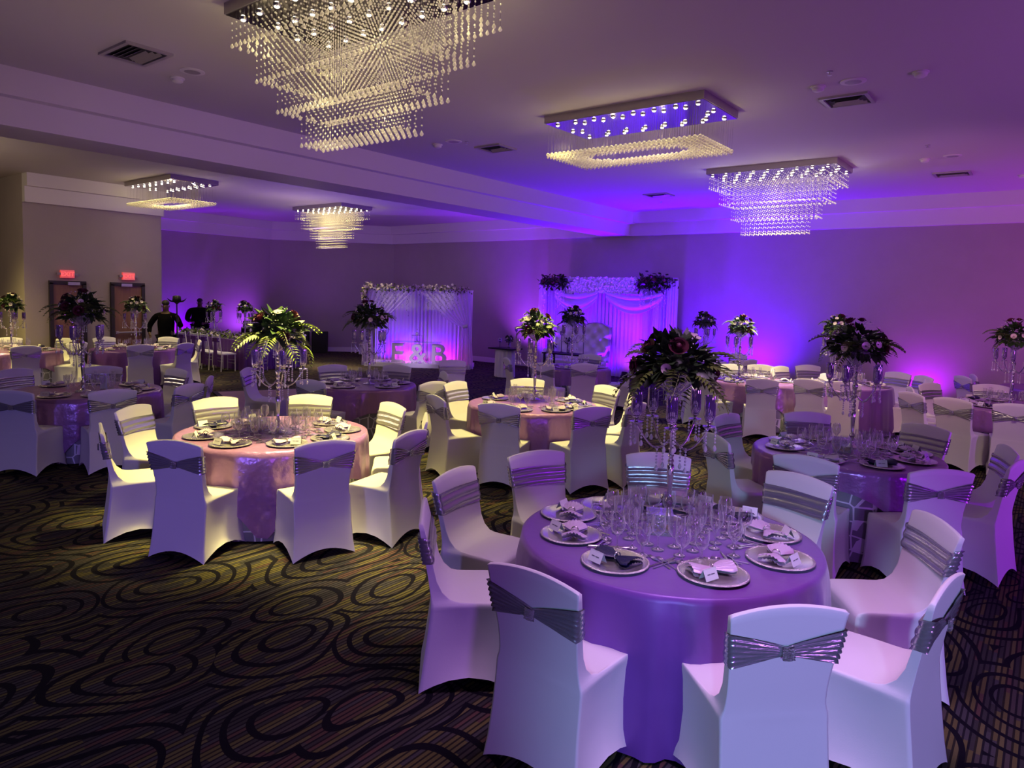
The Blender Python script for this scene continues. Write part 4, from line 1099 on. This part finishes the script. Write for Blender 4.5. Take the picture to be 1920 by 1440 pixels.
for cx0, n_ in ((.45, 300), (3.5, 360)):
    flower_run(mb, [(cx0-.40, -.06, 2.53), (cx0+.42, -.06, 2.55)], n_, rn, .08, .06, 'leaf'); flower_run(m3, [(cx0-.35, -.14, 2.58), (cx0+.35, -.14, 2.6)], 40, rn, .07, .05, 'flower')
    for i in range(16): hang_vine(m2, (cx0+rn.uniform(-.4, .4), -.08, 2.5), rn.uniform(.4, .8), rn, .024)
obj('corner_leaves', mb, 'leaf', t, angle=None); obj('corner_roses', m3, 'burgundy', t, angle=None); obj('white_wisteria', m2, 'whitepetal', t, angle=None)
# throne sofa
t = thing('throne_sofa', 'white tufted double throne sofa before the violet backdrop', 'sofa', (-9.85, 15.35, 0), 0)
mb = MB()
def back(u, v):
    x = 2*u-1; top = 1.34+.12*math.sin(PI*(abs(x)))**.7+.06*(abs(x) > .97)
    z = .45+(top-.45)*v; tuft = .035*(math.sin(PI*9*u)*math.sin(PI*6*v)); return (.82*x, .32-.12*(1-v)-tuft, z)
mb.grid(back, 60, 36); mb.grid(lambda u, v: (lambda p: (p[0], p[1]+.14, p[2]))(back(1-u, v)), 60, 36); obj('backrest', mb, 'leather', t, angle=None)
mb = MB(); mb.box((0, -.02, .40), (1.55, .6, .14)); obj('seat', mb, 'leather', t, False)
for s in (-1, 1):
    mb = MB(); mb.tube([(s*.80, -.32, .2), (s*.80, -.33, .62), (s*.80, -.25, .70), (s*.80, .1, .68), (s*.80, .22, .8)], .055, 10); obj('armrest', mb, 'leather', t)
mb = MB(); mb.tube([(.82*(2*k/40-1), .33, 1.35+.12*math.sin(PI*abs(2*k/40-1))**.7) for k in range(41)], .022, 6); obj('carved_crest', mb, 'silver', t)
for sx in (-.72, .72):
    for y in (-.26, .3):
        mb = MB(); mb.tube([(sx, y, .36), (sx*1.02, y, .18), (sx, y, .0)], [.04, .025, .03], 8); obj('leg', mb, 'silver', t)
def rect_table(name, label, c, L, W, mat, topmat):
    t = thing(name, label, 'table', (c[0], c[1], 0), c[2])
    mb = MB(); mb.box((0, 0, .745), (L, W, .03)); obj('tabletop', mb, topmat, t, False)
    for sx in (-1, 1):
        for sy in (-1, 1):
            mb = MB(); mb.box((sx*(L/2-.05), sy*(W/2-.05), .365), (.05, .05, .73)); obj('leg', mb, mat, t, False)
    return t
rect_table('sweetheart_table', 'dark narrow table with small vases before the throne sofa', (-9.15, 14.1, 0), 1.4, .5, 'blackmetal', 'black')
t = thing('side_table', 'small draped side table with dark top left of the throne sofa', 'table', (-11.2, 14.1, 0))
mb = MB(); mb.box((0, 0, .745), (.75, .5, .03)); obj('tabletop', mb, 'black', t, False)
mb = MB(); mb.grid(lambda u, v: ((.27+.02*(1-v)+.012*math.sin(2*PI*14*u))*math.cos(2*PI*u), (.19+.02*(1-v)+.012*math.sin(2*PI*14*u))*math.sin(2*PI*u), .01+.72*v), 120, 6, wrap=True); obj('drape', mb, 'white', t, angle=None)
def vase(label, loc, h=.16, s_=.10):
    t = thing('flower_vase', label, 'vase', loc, 0, 'dark flower vases')
    mb = MB(); mb.lathe([(.0, 0), (.035, 0), (.04, .05), (.03, h), (.034, h+.01)], 14, cap=False); obj('glass_body', mb, 'tube', t)
    rn2 = random.Random(int(abs(loc[0])*100)); mb = MB(); mb.ball((0, 0, h+s_*.7), s_*.55, 8, 6)
    for i in range(60):
        dv = Vector((rn2.gauss(0, 1), rn2.gauss(0, 1), rn2.gauss(.2, 1))).normalized(); mb.tmpl(leaf_t(.06, .018, .01), Matrix.Translation(Vector((0, 0, h+s_*.7))+dv*s_*.6) @ orient_y(dv, rn2.uniform(-1, 1)))
    obj('foliage', mb, 'leaf', t, angle=None)
    for i in range(4):
        a = i*1.57; o = place('white_anemone', bpy.data.meshes['white_anemone'], t); o.matrix_local = Matrix.Translation((s_*.6*math.cos(a), s_*.6*math.sin(a), h+s_*.9)) @ orient((math.cos(a), math.sin(a), .6)) @ Matrix.Scale(.6, 4)
vase('dark flower vase on the left side table', (-11.08, 14.1, .76), .16, .11); vase('dark flower vase on the left part of the sweetheart table', (-9.7, 14.1, .76), .10, .09); vase('dark tall flower vase in the middle of the sweetheart table', (-9.25, 14.1, .76), .24, .09)
for i, (x, y, z, h, lab) in enumerate(((-11.38, 14.1, .76, .12, 'short black goblet candle holder on the left side table'), (-11.0, 14.3, .76, .42, 'tall black stemmed candle holder on the left side table'), (-8.85, 14.15, .76, .62, 'tall black stemmed candle holder at the right of the sweetheart table'), (-9.55, 14.25, .76, .40, 'black stemmed candle holder behind the left sweetheart vase'))):
    t = thing('candle_holder', lab, 'candle holder', (x, y, z), 0, 'black candle holders')
    mb = MB(); mb.lathe([(.0, 0), (.05, 0), (.05, .008), (.008, .02), (.008, h)], 12, cap=False); obj('stem', mb, 'blackmetal', t)
    mb = MB(); mb.lathe([(.008, h), (.045, h+.04), (.05, h+.10), (.042, h+.13)], 14, cap=False); obj('cup', mb, 'tube', t)
par_light('small floor uplight glowing pink against the violet stage curtain', (-8.62, 15.8, 0), 0, 'pinklens', -.4)

# ------------------------------------------------------------------ two people by the recess wall
def skin_mesh(pts, edges, radii, name, mat, sub=2):
    me = bpy.data.meshes.new(name); me.from_pydata([tuple(p) for p in pts], edges, []); me.update()
    o = bpy.data.objects.new(name, me); COL.objects.link(o)
    sk = o.modifiers.new('s', 'SKIN'); sk.use_smooth_shade = True
    for i, r in enumerate(radii):
        v = me.skin_vertices[0].data[i]; v.radius = (r, r) if isinstance(r, (int, float)) else r
        v.use_root = (i == 0)
    sb = o.modifiers.new('b', 'SUBSURF'); sb.levels = sub; sb.render_levels = sub
    dg = bpy.context.evaluated_depsgraph_get(); m2 = bpy.data.meshes.new_from_object(o.evaluated_get(dg))
    bpy.data.objects.remove(o); bpy.data.meshes.remove(me); m2.name = name
    m2.polygons.foreach_set('use_smooth', [True]*len(m2.polygons)); m2.materials.clear(); m2.materials.append(M[mat]); return m2
def person(label, loc, rz, wide, arms, H=1.74):
    t = thing('person', label, 'person', loc, rz); k = H/1.74; w = wide
    sh = .20*w
    pts = [(0, 0, .94), (0, 0, 1.12), (0, .0, 1.30), (0, 0, 1.44), (0, .01, 1.52), (0, .02, 1.60), (0, .03, 1.70)]
    ed = [(0, 1), (1, 2), (2, 3), (3, 4), (4, 5), (5, 6)]; rad = [(.155*w, .12*w), (.16*w, .125*w), (.17*w, .12*w), (.10*w, .07), .058, (.078, .092), (.062, .075)]
    for s, arm in zip((-1, 1), arms):
        b0 = len(pts); el, wr, ha = arm
        pts += [(s*sh, 0, 1.40), el, wr, ha]; ed += [(3, b0), (b0, b0+1), (b0+1, b0+2), (b0+2, b0+3)]; rad += [.050*w, .040*w, .030, .028]
    for s in (-1, 1):
        b0 = len(pts); pts += [(s*.095*w, 0, .86), (s*.11*w, .01, .50), (s*.12*w, -.02, .09), (s*.125*w, .10, .03)]; ed += [(0, b0), (b0, b0+1), (b0+1, b0+2), (b0+2, b0+3)]; rad += [.088*w, .062*w, .042, (.04, .03)]
    pts = [(x*1, y, z*k) for x, y, z in pts]
    body = place('body', skin_mesh(pts, ed, rad, 'body', 'skin'), t)
    # jacket and trousers follow the same bones, a little fuller
    idx = [0, 1, 2, 3]; cp = [pts[i] for i in idx]; ce = [(0, 1), (1, 2), (2, 3)]; cr = [tuple(q*1.13 for q in rad[0]), tuple(q*1.13 for q in rad[1]), tuple(q*1.13 for q in rad[2]), tuple(q*1.12 for q in rad[3])]
    cp.append((0, 0, .78*k)); ce.append((0, 4)); cr.append((.165*w, .13*w))
    cp.append((0, .008, 1.50*k)); ce.append((3, 5)); cr.append((.072, .07))
    for a in range(2):
        b0 = 7+4*a; n0 = len(cp); p2, p3 = Vector(pts[b0+1]), Vector(pts[b0+2]); cp += [pts[b0], pts[b0+1], tuple(p2.lerp(p3, .93))]; ce += [(3, n0), (n0, n0+1), (n0+1, n0+2)]; cr += [.072*w, .058*w, .048]
    j = place('jacket', skin_mesh(cp, ce, cr, 'jacket', 'suit'), t)
    lp = [pts[0]]; le = []; lr = [(.155*w, .125*w)]
    for a in range(2):
        b0 = 15+4*a; n0 = len(lp); lp += [pts[b0], pts[b0+1], pts[b0+2]]; le += [(0, n0), (n0, n0+1), (n0+1, n0+2)]; lr += [.1*w, .075*w, .058]
    place('trousers', skin_mesh(lp, le, lr, 'trousers', 'suit'), t)
    mb = MB(); mb.ball((0, .012, 1.715*k), .084, 14, 10, (1, 1.12, .85)); obj('hair', mb, 'hair', t)
    mb = MB()
    for s in (-1, 1): mb.ball((s*.03, .108, 1.655*k), .009, 8, 6)
    obj('eyes', mb, 'seed', body)
    mb = MB(); mb.ball((0, .125, 1.62*k), .018, 8, 6, (.8, 1, 1.3)); obj('nose', mb, 'skin', body)
    mb = MB(); mb.ball((0, .108, 1.575*k), .022, 8, 6, (1.2, .5, .4)); obj('mouth', mb, 'burgundy', body)
    mb = MB()
    for s in (-1, 1): mb.ball((s*.082, .02, 1.635*k), .025, 8, 6, (.4, .8, 1.2))
    obj('ears', mb, 'skin', body)
    for a, s in ((0, -1), (1, 1)):
        h = Vector(pts[7+4*a+3]); wv = (h-Vector(pts[7+4*a+2])).normalized(); sd = Vector((0, 1, 0)).cross(wv); sd = sd.normalized() if sd.length > .1 else Vector((1, 0, 0))
        mb = MB()
        for f in range(4):
            o_ = sd*(.012+(-.018+.012*f)-.006); L = (.055, .065, .062, .048)[f]
            mb.tube([h+o_, h+o_+wv*L*.6+Vector((0, .008, 0)), h+o_+wv*L+Vector((0, .022, 0))], [.009, .008, .006], 6)
        mb.tube([h-sd*.022, h-sd*.04+wv*.02, h-sd*.042+wv*.045], [.010, .009, .007], 6)
        obj('fingers', mb, 'skin', body)
    return t
person('person in black suit holding up a tall pole, beside the violet recess wall', (-16.75, 8.02, 0), -2.3, 1.12, (((-.38, .16, 1.16), (-.36, .34, 1.32), (-.355, .38, 1.39)), ((.38, -.02, 1.16), (.34, .10, .98), (.30, .17, .93))))
person('broad person in black clothes looking down behind the head table', (-20.8, 11.0, 0), -2.2, 1.42, (((-.36, .08, 1.14), (-.22, .26, 1.04), (-.15, .31, 1.02)), ((.36, .08, 1.14), (.22, .26, 1.06), (.15, .31, 1.05))), 1.73)
ca, sa = math.cos(-2.3), math.sin(-2.3)
hp = (-16.75-.355*ca-.40*sa, 8.02-.355*sa+.40*ca)
t = thing('brimmed_stand', 'black wide-brimmed bowl on a tall thin pole held by the person', 'stand', (hp[0], hp[1], 0), -2.03)
mb = MB(); mb.lathe([(0, 0), (.13, 0), (.13, .015), (.016, .03), (.014, 1.72)], 14, cap=False); obj('pole', mb, 'blackmetal', t)
mb = MB(); mb.grid(lambda u, v: ((.08+.13*v)*math.cos(2*PI*u), (.08+.11*v)*math.sin(2*PI*u), 1.76+.085*v*v*math.cos(2*PI*u)**2-.02*math.sin(PI*v)), 32, 6, wrap=True)
mb.lathe([(.012, 1.70), (.08, 1.755), (.095, 1.77), (.088, 1.88), (.06, 1.90), (0, 1.885)], 24, cap=False); obj('brimmed_bowl', mb, 'black', t, angle=None)
# ------------------------------------------------------------------ chandeliers
CHC = [('big tiered bead chandelier at the top edge of the picture', (-4.40, 3.62), 'tier', True), ('ring chandelier with violet mirror, right of the big beaded one', (-4.24, 7.87), 'ring', False), ('tiered bead chandelier nearest the far wall on the right', (-3.90, 12.26), 'tier', False),
       ('ring chandelier beyond the beam on the left', (-15.50, 7.55), 'ring', False), ('tiered bead chandelier beyond the beam, nearer the corner', (-15.80, 12.1), 'tier', False)]
for lab, c, kind, hi in CHC: chandelier('chandelier', lab, c, kind, hi)
WARM = (1., .80, .22)
for i, (c, q, pw, sz) in enumerate((((-5.40, 4.05), (-5.75, 3.80), 3300, 52), ((-5.1, 7.5), (-5.05, 6.98), 2300, 58), ((-3.9, 12.2), (-3.7, 11.8), 2300, 70))):
    spot('chandelier_light', (c[0], c[1], ZC-.13), (q[0], q[1], 0), pw, WARM, sz, .7, .35)
for c, pw in (((-15.5, 7.5), 24), ((-15.8, 12.1), 30)): area('chandelier_light', (c[0], c[1], ZC-.125), (c[0], c[1], 0), pw, WARM, 1.9, .8, 80)
for i, (lab, c, kind, hi) in enumerate(CHC):
    area('chandelier_sparkle', (c[0], c[1], ZC-.12), (c[0], c[1], 0), (26, 30, 60, 26, 24)[i], (1., .80, .36) if i != 2 else (1., .9, .75), 2.1, 1., 22)
    point('chandelier_glow', (c[0], c[1], ZC-.5), (3, 4, 3, 10, 6)[i], (1., .68, .66), .25)
    for q in range(8):
        qx = (-.84, -.52, -.2, .2, .52, .84, -.36, .36)[q]; qy = (-.3, .25, -.22, .22, -.25, .3, .05, -.05)[q]
        dz = (.24, .42, .68, .68, .42, .24, .9, .9)[q] if kind == 'tier' else .27
        point('strand_fill', (c[0]+qx, c[1]+qy, ZC-.1-dz), (3.2, 3.0, 4.0, 2.0, 2.4)[i], (1., .86, .42) if i != 2 else (1., .92, .80), .03)  # points added among the strands to brighten the beads
area('hidden_chandelier_light', (-16.4, 3.6, ZC-.1), (-16.4, 3.6, 0), 110, WARM, 1.9, .8, 90)
point('left_room_glow', (-14.5, 2.0, ZC-.6), 140, (1., .78, .52), .3)  # glow of the unseen chandelier past the left edge
point('left_room_glow', (-15., 10.5, ZC-1.2), 30, (.9, .66, .78), .4)  # mauve fill added for the left room, no chandelier hangs here
# violet uplights
VIO = (.22, .0, 1.); BLUV = (.105, .0, 1.); MAG = (.42, .0, 1.)
spot('uplight_glow', (-9.7, 15.4, .25), (-9.7, 16.5, 1.9), 800, BLUV, 135, .8)
spot('uplight_glow', (-8.3, 15.6, .3), (-8.6, 15.0, 4.4), 1700, BLUV, 150, .9)
spot('uplight_glow', (-11.0, 15.6, .3), (-11., 16.6, 2.5), 500, BLUV, 120, .8)
spot('uplight_glow', (-12.4, 16.0, .3), (-12.2, 16.7, 3.4), 420, (.34, .04, 1.), 120, .9)
spot('uplight_glow', (-5.7, 16.1, .2), (-5.7, 16.9, 2.2), 950, BLUV, 135, .9)
spot('uplight_glow', (-7.2, 15.0, .3), (-7.0, 16.86, 3.3), 520, BLUV, 110, 1.)
spot('uplight_glow', (-11.4, 15.2, .3), (-11.2, 16.86, 3.5), 330, (.2, .0, 1.), 100, 1.)
spot('uplight_glow', (-2.1, 16.35, .2), (-2.1, 16.9, 1.0), 130, MAG, 130, 1.)
spot('uplight_glow', (3.2, 15.0, .3), (1.5, 16.6, 3.6), 760, (.60, .08, 1.), 140, .9)
spot('wall_fill', (-1.0, 8.0, 2.6), (-2.0, 16.8, 2.3), 330, (.85, .32, .62), 80, 1., .3)  # unseen spot added in mid-hall to lift the far wall
spot('uplight_glow', (-20.9, 10.45, .2), (-21.3, 10.45, 1.6), 400, (.2, 0, 1.), 135, 1.)
spot('uplight_glow', (-20.7, 12.9, .5), (-21.3, 11.6, 3.2), 220, (.35, .04, 1.), 120, 1.)
spot('uplight_glow', (-19.5, 13.2, .4), (-18.5, 14.5, 4.4), 110, (.35, .06, 1.), 120, 1.)
spot('uplight_glow', (-8.7, 15.85, .16), (-8.75, 16.3, .55), 55, (1., .06, .6), 80, .9)
spot('ceiling_wash', (4.5, 8.0, .6), (0., 9.0, 4.4), 560, (.56, .13, 1.), 120, 1., .3)  # unseen upward spots added to tint the ceiling
spot('ceiling_wash', (5.0, 2.0, .6), (1.0, 4.0, 4.4), 380, (.62, .22, 1.), 110, 1., .3)
spot('ceiling_wash', (-4.5, 9.5, .9), (-5, 10.5, 4.4), 80, (.66, .36, .8), 140, 1., .4)
spot('ceiling_wash', (-6.5, 2.5, .9), (-6.5, 3.5, 4.4), 70, (.8, .55, .8), 140, 1., .4)
spot('ceiling_wash', (-14.5, 9.6, .3), (-14.5, 11.0, 4.4), 200, (.35, .12, 1.), 140, 1., .3)
for x, p in ((.4, 130), (1.2, 130), (2.2, 130)):
    spot('letter_uplight', dloc(x, .45, .2), dloc(x, .78, 1.3), p*.7, BLUV, 150, .8)
for x in (1.05, 2.25): point('letter_glow', dloc(x, .5, .2), 9, (1., .03, .8), .05)
for x in (.8, 2.1): spot('display_spot', dloc(x+.1, -2.2, 4.2), dloc(x, -.1, 2.30), 120, (1., .86, .40), 20, .6, .05)
spot('display_fill', (-11.2, 9.8, 2.6), dloc(1.5, .1, .45), 800, (.66, .45, 1.), 14, .8, .2)  # lavender spot added to brighten the letter fronts
# unseen lamps: cool spot from behind the camera, violet washes from the right
spot('cool_back_spot', (2.4, -3.6, 2.6), (-.45, 2.6, .5), 1050, (.34, .56, 1.), 22, .7, .25)
spot('violet_wash', (5.5, 6.5, 1.2), (-.3, 6.4, .6), 480, (.36, .0, 1.), 50, .6, .2)
spot('violet_wash', (3.2, -1.5, 1.6), (-1.4, 3.0, .5), 330, (.40, .10, 1.), 60, .7, .3)
spot('violet_wash', (-1.5, -3.6, 1.4), (-6.0, 3.0, .3), 420, (.30, .25, 1.), 60, .8, .3)
area('table_fill', (-.95, 3.15, 4.3), (-1.05, 3.2, 0), 20, (.86, .46, 1.), 1.3, 1.3, 64)  # soft pink-violet lamp added out of view above the nearest table
spot('right_back_fill', (1.2, 6.5, 4.2), (-1.6, 12.2, .5), 260, (1., .74, .52), 62, 1., .4)  # warm spot added to brighten the tables at the right back
spot('head_table_fill', (-17.2, 9.0, 4.2), (-18.0, 10.0, .8), 320, (1., .85, .40), 62, .8, .1)  # warm spot added to brighten the flower runner
w = bpy.data.worlds.new('world'); SC.world = w; w.use_nodes = True
w.node_tree.nodes['Background'].inputs['Color'].default_value = (.40, .24, .66, 1); w.node_tree.nodes['Background'].inputs['Strength'].default_value = .05

# ------------------------------------------------------------------ render look
SC.view_settings.view_transform = 'Standard'; SC.view_settings.look = 'None'; SC.view_settings.gamma = 1; SC.view_settings.use_curve_mapping = False
SC.view_settings.exposure = 0.0
cy = SC.cycles
cy.max_bounces = 6; cy.diffuse_bounces = 3; cy.glossy_bounces = 3; cy.transmission_bounces = 4; cy.transparent_max_bounces = 24
cy.caustics_reflective = False; cy.caustics_refractive = False; cy.sample_clamp_indirect = 2.5; cy.sample_clamp_direct = 12
cy.use_denoising = True
try: cy.denoiser = 'OPENIMAGEDENOISE'
except Exception: pass
cy.use_light_tree = True
